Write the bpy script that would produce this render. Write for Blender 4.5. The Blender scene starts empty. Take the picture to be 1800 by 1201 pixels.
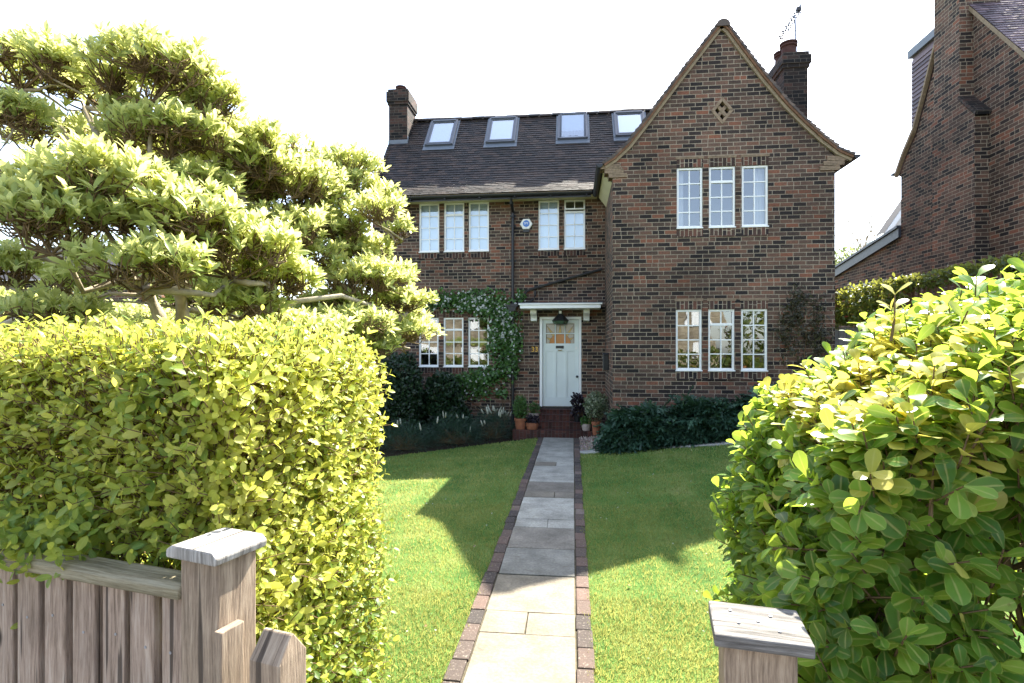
import bpy, math, random
import numpy as np
from mathutils import Vector, Matrix
from mathutils.geometry import tessellate_polygon
random.seed(7)
RNG = np.random.default_rng(11)
scene = bpy.context.scene
COL = scene.collection
R = math.radians

# ------------------------------------------------------------------ camera
H = 1.87
F = 970.0
YAW = math.atan(107 / F)
CT, ST = math.cos(YAW), math.sin(YAW)
cam_d = bpy.data.cameras.new("camera")
cam = bpy.data.objects.new("camera", cam_d)
COL.objects.link(cam)
cam.location = (0, 0, H)
cam.rotation_euler = (R(90), 0, YAW)
cam_d.sensor_width = 36
cam_d.lens = F / 1800 * 36
cam_d.shift_y = 13.5 / 1800
cam_d.clip_start = 0.05
cam_d.clip_end = 2000
scene.camera = cam


def ray(px, py):
    a, b = (px - 900) / F, (614 - py) / F
    return Vector((a * CT - ST, a * ST + CT, b))


def at(px, py, Y):                       # point of the plane y = Y seen at a place in the photo
    d = ray(px, py)
    return Vector((0, 0, H)) + d * (Y / d.y)


def atX(px, py, X):                      # the same on the plane x = X
    d = ray(px, py)
    return Vector((0, 0, H)) + d * (X / d.x)


def atd(px, py, dep):                    # the same at a given depth
    return Vector((0, 0, H)) + ray(px, py) * dep


def sstep(a, b, x):
    t = min(1, max(0, (x - a) / (b - a)))
    return t * t * (3 - 2 * t)


def gz(x, y):                            # lie of the land: rises to the right, falls to the left
    s = sstep(3.5, 9, y)
    xx = min(max(x, -14), 5.5)
    if xx > .2:
        return .14 * (xx - .2) * s
    if xx < -.8:
        return .05 * (xx + .8) * s
    return 0.0


# ------------------------------------------------------------------ nodes
class NT:
    def __init__(self, name):
        self.m = bpy.data.materials.new(name)
        self.m.use_nodes = True
        self.t = self.m.node_tree
        self.t.nodes.clear()
        self.out = self.t.nodes.new("ShaderNodeOutputMaterial")

    def n(self, typ, **kw):
        nd = self.t.nodes.new("ShaderNode" + typ)
        for k, v in kw.items():
            setattr(nd, k, v)
        return nd

    def l(self, a, b):
        self.t.links.new(a, b)

    def put(self, sock, v):
        if hasattr(v, "links") or isinstance(v, bpy.types.NodeSocket):
            self.l(v, sock)
        else:
            if isinstance(v, tuple) and len(v) == 3 and sock.type == "RGBA":
                v = (*v, 1)
            sock.default_value = v

    def math(self, op, a, b=0.0, c=None, clamp=False):
        nd = self.n("Math", operation=op)
        nd.use_clamp = clamp
        self.put(nd.inputs[0], a)
        self.put(nd.inputs[1], b)
        if c is not None:
            self.put(nd.inputs[2], c)
        return nd.outputs[0]

    def mix(self, f, a, b, blend="MIX"):
        nd = self.n("MixRGB", blend_type=blend)
        self.put(nd.inputs[0], f)
        self.put(nd.inputs[1], a)
        self.put(nd.inputs[2], b)
        return nd.outputs[0]

    def ramp(self, f, stops, interp="LINEAR"):
        nd = self.n("ValToRGB")
        nd.color_ramp.interpolation = interp
        e = nd.color_ramp.elements
        while len(e) < len(stops):
            e.new(0.5)
        for i, (p, c) in enumerate(stops):
            e[i].position = p
            if not isinstance(c, tuple):
                c = (c, c, c)
            e[i].color = (*c, 1)
        self.put(nd.inputs[0], f)
        return nd.outputs[0]

    def noise(self, vec=None, scale=5, detail=3, rough=.55):
        nd = self.n("TexNoise")
        nd.inputs["Scale"].default_value = scale
        nd.inputs["Detail"].default_value = detail
        nd.inputs["Roughness"].default_value = rough
        if vec is not None:
            self.l(vec, nd.inputs["Vector"])
        return nd.outputs["Fac"]

    def coord(self, which="Object"):
        return self.n("TexCoord").outputs[which]

    def scale(self, vec, s):
        nd = self.n("Mapping")
        self.l(vec, nd.inputs["Vector"])
        nd.inputs["Scale"].default_value = s
        return nd.outputs["Vector"]

    def attr(self, name="lc"):
        return self.n("Attribute", attribute_name=name).outputs["Fac"]

    def bump(self, h, strength=.4, dist=.01):
        nd = self.n("Bump")
        nd.inputs["Strength"].default_value = strength
        nd.inputs["Distance"].default_value = dist
        self.l(h, nd.inputs["Height"])
        return nd.outputs["Normal"]

    def principled(self, color, rough=.6, spec=.5, metal=0, normal=None):
        b = self.n("BsdfPrincipled")
        self.put(b.inputs["Base Color"], color)
        self.put(b.inputs["Roughness"], rough)
        b.inputs["Specular IOR Level"].default_value = spec
        b.inputs["Metallic"].default_value = metal
        if normal is not None:
            self.l(normal, b.inputs["Normal"])
        return b.outputs[0]

    def done(self, shader):
        self.l(shader, self.out.inputs["Surface"])
        return self.m


def plain(name, col, rough=.55, spec=.5, metal=0, var=.18, scale=9, bump=.0):
    t = NT(name)
    f = t.noise(t.coord(), scale, 5, .6)
    k = t.math("MULTIPLY_ADD", t.math("SUBTRACT", f, .5), var * 3, 1.0)
    c = t.mix(1, (*col,), t.n("CombineXYZ").outputs[0], "MULTIPLY")
    cx = t.t.nodes[-1]
    comb = [n for n in t.t.nodes if n.bl_idname == "ShaderNodeCombineXYZ"][-1]
    for i in range(3):
        t.l(k, comb.inputs[i])
    nrm = t.bump(t.noise(t.coord(), scale * 8, 3), bump, .004) if bump else None
    return t.done(t.principled(c, rough, spec, metal, nrm))


def brick_mat(name, stops, mortar, bw=.225, bh=.075, jv=.15, ju=.05, weather=.5, bump=.6):
    t = NT(name)
    uv = t.coord("UV")
    s = t.n("SeparateXYZ")
    t.l(uv, s.inputs[0])
    nz = t.noise(uv, 55, 3)
    nz2 = t.noise(uv, 23, 2)
    v = t.math("MULTIPLY_ADD", t.math("SUBTRACT", nz, .5), .012, s.outputs[1])
    u = t.math("MULTIPLY_ADD", t.math("SUBTRACT", nz2, .5), .014, s.outputs[0])
    vv = t.math("DIVIDE", v, bh)
    row = t.math("FLOOR", vv)
    fv = t.math("SUBTRACT", vv, row)
    wr = t.n("TexWhiteNoise", noise_dimensions="1D")
    t.l(row, wr.inputs["W"])
    uu = t.math("DIVIDE", u, bw)
    uu = t.math("MULTIPLY_ADD", t.math("PINGPONG", row, 1.0), .5, uu)
    uu = t.math("MULTIPLY_ADD", wr.outputs["Value"], .16, uu)
    col = t.math("FLOOR", uu)
    fu = t.math("SUBTRACT", uu, col)
    cell = t.n("CombineXYZ")
    t.l(col, cell.inputs[0])
    t.l(row, cell.inputs[1])
    wn = t.n("TexWhiteNoise", noise_dimensions="3D")
    t.l(cell.outputs[0], wn.inputs["Vector"])
    # some bricks are headers: split stretchers in two now and then
    cl = t.n("SeparateColor")
    t.l(wn.outputs["Color"], cl.inputs[0])
    big = t.noise(uv, .9, 3)
    val = t.math("ADD", wn.outputs["Value"], t.math("MULTIPLY", t.math("SUBTRACT", big, .5), weather), clamp=True)
    inner = t.noise(uv, 32, 4, .7)
    val = t.math("ADD", val, t.math("MULTIPLY", t.math("SUBTRACT", inner, .5), .32), clamp=True)
    c = t.ramp(val, stops)
    c = t.mix(.6, c, t.ramp(inner, [(.25, .45), (.75, 1.5)]), "MULTIPLY")
    def edge(f, w):
        a = t.n("MapRange", interpolation_type="SMOOTHSTEP")
        t.l(f, a.inputs[0])
        a.inputs[1].default_value, a.inputs[2].default_value = w * .8, w * 1.25
        return a.outputs[0]
    split = t.math("GREATER_THAN", cl.outputs[1], .86)
    mid = edge(t.math("ABSOLUTE", t.math("SUBTRACT", fu, .52)), ju * .55)
    mid = t.math("MAXIMUM", mid, t.math("SUBTRACT", 1.0, split))
    body = t.math("MULTIPLY", t.math("MULTIPLY", edge(fv, jv), edge(fu, ju)), mid)
    mc = t.mix(t.noise(uv, 14, 3), tuple(x * .62 for x in mortar), tuple(x * 1.3 for x in mortar))
    c = t.mix(body, mc, c)
    dirt = t.ramp(t.noise(uv, .55, 5, .65), [(.34, .62), (.5, .95), (.66, 1.18)])
    c = t.mix(1, c, dirt, "MULTIPLY")
    damp = t.math("ADD", v, t.math("MULTIPLY", t.math("SUBTRACT", t.noise(uv, 1.6, 4), .5), .9))
    c = t.mix(1, c, t.ramp(damp, [(.12, .66), (.62, 1.0)]), "MULTIPLY")
    h = t.math("MULTIPLY_ADD", inner, .35, body)
    return t.done(t.principled(c, .85, .25, 0, t.bump(h, bump, .012)))


BR = [(0, (.022, .018, .0175)), (.24, (.038, .028, .025)), (.40, (.084, .055, .042)), (.66, (.125, .076, .056)),
      (.88, (.160, .084, .058)), (.98, (.21, .085, .052))]
MAT = {}
MAT["brick"] = brick_mat("multi_stock_brick", BR, (.33, .27, .20))
MAT["brick_soldier"] = brick_mat("soldier_brick", [(0, (.022, .018, .02)), (.4, (.07, .043, .034)), (.7, (.115, .062, .048)), (1, (.20, .08, .052))],
                                 (.42, .35, .26), jv=.14, ju=.04)
MAT["brick_step"] = brick_mat("red_step_brick", [(0, (.05, .026, .022)), (.5, (.11, .044, .034)), (1, (.16, .062, .046))], (.13, .105, .09), jv=.1, ju=.03)
MAT["brick_chimney"] = brick_mat("sooty_brick", [(0, (.010, .010, .011)), (.5, (.03, .023, .02)), (.8, (.06, .038, .03)), (1, (.10, .05, .038))], (.10, .085, .07))
MAT["brick_tan"] = brick_mat("tan_brick", [(0, (.22, .17, .11)), (.5, (.32, .26, .17)), (1, (.4, .34, .24))], (.4, .36, .3))


def tile_mat(name, stops, lichen=.25):
    t = NT(name)
    oc = t.coord()
    n1 = t.noise(oc, 16, 4, .7)
    v = t.math("ADD", t.attr(), t.math("MULTIPLY", t.math("SUBTRACT", n1, .5), .5), clamp=True)
    big = t.noise(oc, 1.1, 3)
    v = t.math("ADD", v, t.math("MULTIPLY", t.math("SUBTRACT", big, .5), .7), clamp=True)
    c = t.ramp(v, stops)
    li = t.ramp(t.noise(oc, 38, 4, .75), [(.60, 0.0), (.72, 1.0)])
    c = t.mix(t.math("MULTIPLY", li, lichen), c, (.20, .20, .16))
    return t.done(t.principled(c, .62, .5, 0, t.bump(n1, .4, .008)))


MAT["tile"] = tile_mat("old_clay_tile", [(0, (.007, .006, .006)), (.4, (.015, .011, .010)), (.75, (.031, .020, .016)), (1, (.05, .031, .023))])
MAT["tile_warm"] = tile_mat("warm_clay_tile", [(0, (.045, .033, .026)), (.5, (.085, .06, .045)), (1, (.15, .10, .07))], .5)
MAT["tile_purple"] = tile_mat("purple_clay_tile", [(0, (.045, .030, .038)), (.5, (.12, .085, .10)), (1, (.19, .13, .14))], .1)
MAT["verge"] = plain("verge_mortar", (.16, .085, .05), .85, .2, var=.5, scale=14, bump=.4)
MAT["verge_mortar"] = plain("pale_verge_mortar", (.27, .21, .14), .9, .2, var=.4, scale=18, bump=.4)
MAT["kneeler"] = plain("creasing_tile", (.26, .19, .13), .85, .2, var=.5, scale=20, bump=.3)
MAT["white"] = plain("white_window_paint", (.84, .84, .82), .35, .5, var=.06, scale=6)
MAT["cream"] = plain("cream_paint", (.56, .50, .31), .6, .3, var=.12, scale=4)
MAT["black"] = plain("black_cast_iron", (.012, .012, .014), .42, .5, var=.3, scale=20)
MAT["slate"] = plain("dark_slate_grey", (.055, .062, .08), .45, .5, var=.2, scale=6)
MAT["lead"] = plain("lead_grey", (.13, .15, .18), .5, .5, var=.2, scale=6)
MAT["grey_frame"] = plain("grey_aluminium", (.10, .11, .13), .35, .6, .3, var=.1)
MAT["door"] = plain("sage_door_paint", (.69, .74, .71), .42, .45, var=.05, scale=3)
MAT["terracotta"] = plain("terracotta", (.30, .115, .06), .8, .25, var=.3, scale=12, bump=.2)
MAT["glazed"] = plain("pale_glazed_pot", (.42, .34, .30), .45, .5, var=.2, scale=8)
MAT["soil"] = plain("dark_soil", (.035, .026, .018), .95, .1, var=.6, scale=20, bump=.8)
MAT["brass"] = plain("brass", (.62, .38, .10), .28, .5, .9, var=.1)
MAT["plastic"] = plain("white_plastic", (.78, .77, .72), .4, .5, var=.05)
MAT["blue"] = plain("sign_blue", (.05, .18, .55), .4, .5, var=.05)
MAT["pot"] = plain("chimney_pot_clay", (.07, .032, .026), .8, .2, var=.3)
MAT["steel"] = plain("galvanised_steel", (.30, .31, .34), .4, .5, .7, var=.15)
MAT["bark"] = plain("pale_bark", (.33, .28, .20), .85, .2, var=.55, scale=16, bump=.7)
MAT["twig"] = plain("brown_twig", (.16, .11, .06), .85, .15, var=.35, scale=14)
MAT["blind"] = plain("sky_tinted_blind", (.60, .70, .80), .8, .2, var=.03, scale=2)  # white blind; the blue of the sky is put into its colour
MAT["curtain"] = plain("pale_curtain", (.50, .52, .56), .9, .1, var=.1, scale=5)
MAT["dark_room"] = plain("dim_room_wall", (.09, .07, .055), .9, .1, var=.1, scale=2)
MAT["render"] = plain("white_render", (.75, .74, .70), .8, .2, var=.05)
MAT["dark_fence"] = plain("black_stained_board", (.018, .02, .024), .6, .3, var=.3)
MAT["trellis"] = plain("brown_trellis_wood", (.13, .07, .045), .8, .2, var=.4, scale=10)
MAT["tarmac"] = plain("tarmac", (.05, .05, .05), .9, .2, var=.3, scale=30, bump=.4)
MAT["paving"] = plain("concrete_paving", (.26, .25, .23), .9, .2, var=.25, scale=6, bump=.3)
MAT["kerb"] = plain("pale_edging_stone", (.36, .35, .32), .85, .2, var=.4, scale=7, bump=.4)


def glass_mat(name, floor=.10, tint=(.9, .95, 1)):
    t = NT(name)
    lw = t.n("LayerWeight")
    lw.inputs[0].default_value = .35
    f = t.math("MULTIPLY_ADD", lw.outputs["Fresnel"], 1.0, floor, clamp=True)
    tr = t.n("BsdfTransparent")
    tr.inputs[0].default_value = (.94, .97, .97, 1)
    g = t.n("BsdfGlossy")
    g.inputs["Roughness"].default_value = .012
    g.inputs["Color"].default_value = (*tint, 1)
    # old float glass is never quite flat
    bn = t.bump(t.noise(t.coord(), 3.5, 1), .02, .05)
    t.l(bn, g.inputs["Normal"])
    ms = t.n("MixShader")
    t.l(f, ms.inputs[0])
    t.l(tr.outputs[0], ms.inputs[1])
    t.l(g.outputs[0], ms.inputs[2])
    return t.done(ms.outputs[0])


MAT["glass"] = glass_mat("window_glass", .15)
MAT["roof_glass"] = glass_mat("roof_window_glass", .50)


def wood_mat(name, c0, c1, c2, sc=(1, 1, 1), grain=38, knots=True):
    t = NT(name)
    uv = t.coord("UV")                          # v runs along the board
    mp = t.scale(uv, (1, .055, 1))
    w = t.noise(uv, 3.0, 2)
    ad = t.n("VectorMath", operation="ADD")
    t.l(mp, ad.inputs[0])
    sc_ = t.n("VectorMath", operation="SCALE")
    cmb = t.n("CombineXYZ")
    t.l(w, cmb.inputs[0])
    t.l(cmb.outputs[0], sc_.inputs[0])
    sc_.inputs["Scale"].default_value = .02
    t.l(sc_.outputs[0], ad.inputs[1])
    g = t.noise(ad.outputs[0], grain * 4.2, 6, .75)
    g2 = t.noise(ad.outputs[0], grain * 1.1, 4, .65)
    big = t.noise(uv, 6, 3)
    v = t.math("ADD", t.math("MULTIPLY", g, .6), t.math("MULTIPLY", g2, .4))
    c = t.ramp(v, [(.38, c0), (.5, c1), (.60, c2)])
    c = t.mix(.5, c, t.ramp(big, [(.3, .62), (.7, 1.25)]), "MULTIPLY")
    h = v
    if knots:
        vo = t.n("TexVoronoi", feature="F1")
        vo.inputs["Scale"].default_value = 7.5
        t.l(t.scale(uv, (1.0, .42, 1)), vo.inputs["Vector"])
        k = t.ramp(vo.outputs["Distance"], [(.05, 1.0), (.075, .55), (.10, 0.0)])
        wn = t.n("SeparateColor")
        t.l(vo.outputs["Color"], wn.inputs[0])
        k = t.math("MULTIPLY", k, t.math("GREATER_THAN", wn.outputs[0], .62))
        c = t.mix(k, c, (.035, .024, .018))
    crack = t.ramp(t.noise(t.scale(uv, (1, .03, 1)), 48, 2, .4), [(.635, 0.0), (.66, 1.0)])
    c = t.mix(t.math("MULTIPLY", crack, .8), c, (.03, .022, .018))
    return t.done(t.principled(c, .82, .25, 0, t.bump(h, .7, .006)))


MAT["fence"] = wood_mat("weathered_fence_board", (.16, .115, .085), (.335, .25, .195), (.45, .365, .30))
MAT["post"] = wood_mat("weathered_post_wood", (.13, .095, .07), (.29, .22, .16), (.42, .335, .25))
MAT["cap"] = wood_mat("silvered_cap_wood", (.16, .145, .13), (.33, .31, .285), (.5, .48, .45), knots=False)
MAT["cap_worn_shaded"] = wood_mat("cracked_shaded_cap_wood", (.045, .04, .036), (.17, .16, .15), (.30, .29, .275), grain=26, knots=False)  # real cracks; the bush's shade is put into the darker tone
MAT["rail"] = wood_mat("lichened_rail_wood", (.13, .11, .065), (.25, .215, .14), (.36, .325, .23))
MAT["greygate"] = wood_mat("grey_gate_board", (.16, .15, .14), (.22, .21, .2), (.28, .27, .26))


def leaf_mat(name, stops, trans, tfac=.45, rough=.38, spec=.5, rib=.0, margin=.0, spots=.0):
    t = NT(name)
    a = t.attr()
    n = t.noise(t.coord(), 24, 2)
    v = t.math("ADD", a, t.math("MULTIPLY", t.math("SUBTRACT", n, .5), .25), clamp=True)
    c = t.ramp(v, stops)
    mr = t.attr("mr")
    hi = stops[-1][1]
    c = t.mix(t.math("MULTIPLY", t.ramp(mr, [(.03, 1.0), (.16, 0.0)]), rib), c, tuple(min(.6, x * 1.1 + .06) for x in hi))
    c = t.mix(t.math("MULTIPLY", t.ramp(mr, [(.86, 0.0), (.97, 1.0)]), margin), c, tuple(min(.6, x * 1.1) for x in hi))
    c = t.mix(t.math("MULTIPLY", t.ramp(t.noise(t.coord(), 70, 3, .6), [(.66, 0.0), (.72, 1.0)]), spots), c, (.16, .10, .035))
    p = t.principled(c, rough, spec)
    tr = t.n("BsdfTranslucent")
    t.l(t.mix(1, t.ramp(v, [(0, tuple(x * .75 for x in trans)), (1, trans)]), (1, 1, 1), "MULTIPLY"), tr.inputs[0])
    ms = t.n("MixShader")
    ms.inputs[0].default_value = tfac
    t.l(p, ms.inputs[1])
    t.l(tr.outputs[0], ms.inputs[2])
    return t.done(ms.outputs[0])


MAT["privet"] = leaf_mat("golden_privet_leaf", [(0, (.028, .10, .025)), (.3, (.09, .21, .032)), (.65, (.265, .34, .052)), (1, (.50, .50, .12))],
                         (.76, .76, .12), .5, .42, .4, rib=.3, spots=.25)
MAT["tree_leaf"] = leaf_mat("rhododendron_leaf", [(0, (.16, .26, .07)), (.5, (.33, .42, .13)), (1, (.52, .55, .24))], (.86, .86, .32), .52, .34, .5)
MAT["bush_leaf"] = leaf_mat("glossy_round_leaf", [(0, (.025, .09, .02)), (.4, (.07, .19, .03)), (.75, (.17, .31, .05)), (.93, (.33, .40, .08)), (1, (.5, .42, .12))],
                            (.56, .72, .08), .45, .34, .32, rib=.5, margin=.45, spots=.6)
MAT["bush_gold"] = leaf_mat("golden_young_leaf", [(0, (.22, .30, .045)), (.5, (.42, .42, .08)), (1, (.6, .52, .15))], (.80, .70, .13), .52, .35, .4, rib=.4, margin=.3, spots=.35)
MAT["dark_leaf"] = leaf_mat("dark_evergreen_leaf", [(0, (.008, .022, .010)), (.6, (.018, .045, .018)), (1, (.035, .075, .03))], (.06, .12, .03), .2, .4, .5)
MAT["acanthus"] = leaf_mat("lobed_leaf", [(0, (.022, .055, .034)), (.6, (.045, .10, .06)), (1, (.07, .14, .085))], (.06, .14, .04), .2, .35, .5)
MAT["climber"] = leaf_mat("climber_leaf", [(0, (.03, .08, .018)), (.6, (.065, .15, .032)), (1, (.10, .21, .045))], (.12, .25, .04), .3)
MAT["variegated"] = leaf_mat("variegated_leaf", [(0, (.05, .10, .04)), (.5, (.16, .2, .11)), (1, (.38, .4, .28))], (.2, .28, .12), .25)
MAT["dry_leaf"] = leaf_mat("dry_brown_leaf", [(0, (.12, .07, .03)), (1, (.3, .2, .09))], (.3, .18, .06), .2)
MAT["purple_leaf"] = leaf_mat("purple_leaf", [(0, (.01, .008, .012)), (1, (.03, .02, .03))], (.05, .02, .03), .2)
MAT["vine"] = leaf_mat("autumn_tinted_vine_leaf", [(0, (.035, .06, .012)), (.55, (.09, .13, .025)), (.86, (.16, .17, .04)), (.95, (.22, .07, .03)), (1, (.3, .04, .03))], (.4, .42, .07), .4)
MAT["pale_tree"] = leaf_mat("pale_far_leaf", [(0, (.08, .11, .04)), (1, (.17, .21, .09))], (.35, .42, .15), .4)
MAT["brown_leaf"] = leaf_mat("dull_olive_leaf", [(0, (.03, .03, .015)), (1, (.07, .065, .03))], (.1, .1, .03), .2)
MAT["flower"] = leaf_mat("white_petal", [(0, (.7, .7, .66)), (1, (.82, .82, .8))], (.7, .7, .66), .3, .6, .2)
MAT["cream_flower"] = leaf_mat("cream_flower_spike", [(0, (.45, .45, .34)), (1, (.6, .6, .5))], (.4, .4, .3), .2, .7, .2)
MAT["blade"] = leaf_mat("grass_blade", [(0, (.045, .12, .026)), (.38, (.105, .20, .045)), (.72, (.27, .305, .10)), (1, (.50, .43, .23))], (.57, .55, .16), .45, .5, .3)

# lawn
t = NT("lawn_turf")
oc = t.coord()
n1 = t.noise(oc, 1.6, 5, .6)
n2 = t.noise(oc, 60, 4, .7)
n3 = t.noise(t.scale(oc, (1.8, .35, 1)), 2.2, 2, .5)
v = t.math("ADD", t.math("MULTIPLY", n1, .5), t.math("ADD", t.math("MULTIPLY", n2, .35), t.math("MULTIPLY", n3, .25)))
c = t.ramp(v, [(.36, (.035, .095, .017)), (.5, (.075, .16, .03)), (.62, (.15, .21, .05)), (.74, (.30, .29, .12))])
MAT["lawn"] = t.done(t.principled(c, .9, .15, 0, t.bump(n2, 1.0, .02)))

# flagstones: the stone's own colour comes from the slab (lc), with riven mottling
t = NT("sandstone_flags")
oc = t.coord()
nf = t.noise(oc, 3.2, 6, .68)
ng = t.noise(oc, 45, 5, .7)
nv = t.noise(t.scale(oc, (1, 3.2, 1)), 5, 4, .7)
c = t.ramp(t.attr(), [(0, (.14, .135, .118)), (.25, (.27, .262, .228)), (.42, (.355, .343, .298)), (.6, (.19, .168, .138)), (.78, (.205, .178, .135)), (1, (.218, .188, .142))])
c = t.mix(.85, c, t.ramp(nf, [(.3, .55), (.7, 1.3)]), "MULTIPLY")
c = t.mix(.7, c, t.ramp(ng, [(.3, .6), (.7, 1.35)]), "MULTIPLY")
c = t.mix(t.ramp(nv, [(.56, 0.0), (.72, .6)]), c, (.12, .105, .08))
c = t.mix(t.ramp(t.noise(oc, 90, 2, .4), [(.70, 0.0), (.74, .6)]), c, (.06, .055, .045))
MAT["flag"] = t.done(t.principled(c, .8, .3, 0, t.bump(t.math("ADD", nf, t.math("MULTIPLY", ng, .3)), .5, .012)))
t = NT("worn_edging_brick")
oc = t.coord()
nf = t.noise(oc, 22, 5, .7)
c = t.ramp(t.math("ADD", t.attr(), t.math("MULTIPLY", t.math("SUBTRACT", nf, .5), .5), clamp=True),
           [(0, (.05, .043, .04)), (.45, (.09, .07, .06)), (.8, (.135, .09, .073)), (1, (.17, .135, .115))])
c = t.mix(t.ramp(t.noise(oc, 60, 3, .7), [(.58, 0.0), (.7, .7)]), c, (.33, .29, .24))
MAT["edging"] = t.done(t.principled(c, .88, .2, 0, t.bump(nf, .6, .01)))
t = NT("pea_gravel")
vo = t.n("TexVoronoi")
vo.inputs["Scale"].default_value = 45
t.l(t.coord(), vo.inputs["Vector"])
c = t.mix(.75, (.30, .25, .19), vo.outputs["Color"], "OVERLAY")
MAT["gravel"] = t.done(t.principled(c, .8, .3, 0, t.bump(vo.outputs["Distance"], .9, .02)))
MAT["joint"] = plain("path_joint_sand", (.10, .088, .06), .95, .1, var=.5, scale=25, bump=.5)
MAT["amber"] = plain("amber_glass", (.45, .16, .03), .12, .6, var=.12, scale=18)
MAT["yellow"] = plain("yellow_glass", (.50, .32, .07), .12, .6, var=.12, scale=18)
MAT["opal"] = plain("opal_glass", (.42, .36, .30), .15, .6, var=.18, scale=24)
MAT["green_glass"] = plain("green_lantern_glass", (.05, .10, .05), .1, .6, var=.3, scale=20)
MAT["car_blue"] = plain("blue_car_paint", (.02, .05, .2), .2, .6, var=.03)


# ------------------------------------------------------------------ meshes
class MB:
    def __init__(self, M=None):
        self.v, self.f, self.uv, self.lc, self.M = [], [], [], [], M

    def face(self, pts, uv=None, swap=False, lc=.5):
        pts = [Vector(p) for p in pts]
        if uv is None:
            n = Vector((0, 0, 0))
            for i in range(len(pts)):
                a, b = pts[i], pts[(i + 1) % len(pts)]
                n += Vector(((a.y - b.y) * (a.z + b.z), (a.z - b.z) * (a.x + b.x), (a.x - b.x) * (a.y + b.y)))
            ax, ay, az = abs(n.x), abs(n.y), abs(n.z)
            if az >= ax and az >= ay:
                uv = [(p.x, p.y) for p in pts]
            elif ax >= ay:
                uv = [(p.y, p.z) for p in pts]
            else:
                uv = [(p.x, p.z) for p in pts]
            if swap:
                uv = [(b, a) for a, b in uv]
        if self.M is not None:
            pts = [self.M @ p for p in pts]
        i0 = len(self.v)
        self.v.extend(pts)
        self.f.append(list(range(i0, i0 + len(pts))))
        self.uv.extend(uv)
        self.lc.append(lc)

    def box(self, x0, x1, y0, y1, z0, z1, swap=False, lc=.5, skip=""):
        P = [(x0, y0, z0), (x1, y0, z0), (x1, y1, z0), (x0, y1, z0), (x0, y0, z1), (x1, y0, z1), (x1, y1, z1), (x0, y1, z1)]
        F_ = {"d": (3, 2, 1, 0), "u": (4, 5, 6, 7), "f": (0, 1, 5, 4), "r": (1, 2, 6, 5), "b": (2, 3, 7, 6), "l": (3, 0, 4, 7)}
        for k, q in F_.items():
            if k not in skip:
                self.face([P[i] for i in q], swap=swap, lc=lc)

    def prism(self, poly, y0, y1, axis="y", lc=.5):
        """poly: (a, z) outline, extruded along an axis"""
        mk = (lambda a, z, y: (a, y, z)) if axis == "y" else ((lambda a, z, y: (y, a, z)) if axis == "x" else (lambda a, z, y: (a, z, y)))
        self.face([mk(a, z, y0) for a, z in poly], lc=lc)
        self.face([mk(a, z, y1) for a, z in reversed(poly)], lc=lc)
        n = len(poly)
        for i in range(n):
            a, b = poly[i], poly[(i + 1) % n]
            self.face([mk(*b, y0), mk(*a, y0), mk(*a, y1), mk(*b, y1)], lc=lc)

    def tube(self, pts, rad, n=8, caps=True):
        pts = [Vector(p) for p in pts]
        if not hasattr(rad, "__len__"):
            rad = [rad] * len(pts)
        rings = []
        for i, p in enumerate(pts):
            d = (pts[min(i + 1, len(pts) - 1)] - pts[max(i - 1, 0)]).normalized()
            s = d.cross(Vector((0.03, .2, 1)) if abs(d.z) < .9 else Vector((1, .1, 0))).normalized()
            u = d.cross(s)
            rings.append([p + (s * math.cos(k * 2 * math.pi / n) + u * math.sin(k * 2 * math.pi / n)) * rad[i] for k in range(n)])
        for i in range(len(pts) - 1):
            for k in range(n):
                self.face([rings[i][k], rings[i][(k + 1) % n], rings[i + 1][(k + 1) % n], rings[i + 1][k]],
                          uv=[(k / n, i), ((k + 1) / n, i), ((k + 1) / n, i + 1), (k / n, i + 1)])
        if caps:
            self.face(rings[0][::-1])
            self.face(rings[-1])

    def lathe(self, c, prof, n=20):
        """prof: (radius, z)"""
        c = Vector(c)
        for i in range(len(prof) - 1):
            (r0, z0), (r1, z1) = prof[i], prof[i + 1]
            for k in range(n):
                a, b = k * 2 * math.pi / n, (k + 1) * 2 * math.pi / n
                q = [c + Vector((r0 * math.cos(a), r0 * math.sin(a), z0)), c + Vector((r0 * math.cos(b), r0 * math.sin(b), z0)),
                     c + Vector((r1 * math.cos(b), r1 * math.sin(b), z1)), c + Vector((r1 * math.cos(a), r1 * math.sin(a), z1))]
                self.face(q)

    def build(self, name, mat, parent=None, smooth=False, bevel=0, weld=False):
        me = bpy.data.meshes.new(name)
        me.from_pydata(self.v, [], self.f)
        ul = me.uv_layers.new(name="UVMap")
        ul.data.foreach_set("uv", np.array(self.uv, dtype=np.float32).ravel())
        at_ = me.attributes.new("lc", "FLOAT", "FACE")
        at_.data.foreach_set("value", np.array(self.lc, dtype=np.float32))
        return finish(name, me, mat, parent, smooth, bevel, weld or smooth or bevel > 0)


def finish(name, me, mat, parent=None, smooth=False, bevel=0, weld=False):
    o = bpy.data.objects.new(name, me)
    COL.objects.link(o)
    me.materials.append(MAT[mat])
    if weld:
        m = o.modifiers.new("weld", "WELD")
        m.merge_threshold = .0004
    if bevel:
        m = o.modifiers.new("bevel", "BEVEL")
        m.width = bevel
        m.segments = 2
        m.limit_method = "ANGLE"
    if smooth:
        me.polygons.foreach_set("use_smooth", [True] * len(me.polygons))
    if parent is not None:
        o.parent = parent
        if parent.parent is None and parent.type == "EMPTY":
            o.matrix_parent_inverse = Matrix.Translation(-Vector(parent.location))
    return o


def tag(o, label=None, cat=None, group=None, kind=None):
    if label: o["label"] = label
    if cat: o["category"] = cat
    if group: o["group"] = group
    if kind: o["kind"] = kind
    return o


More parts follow.
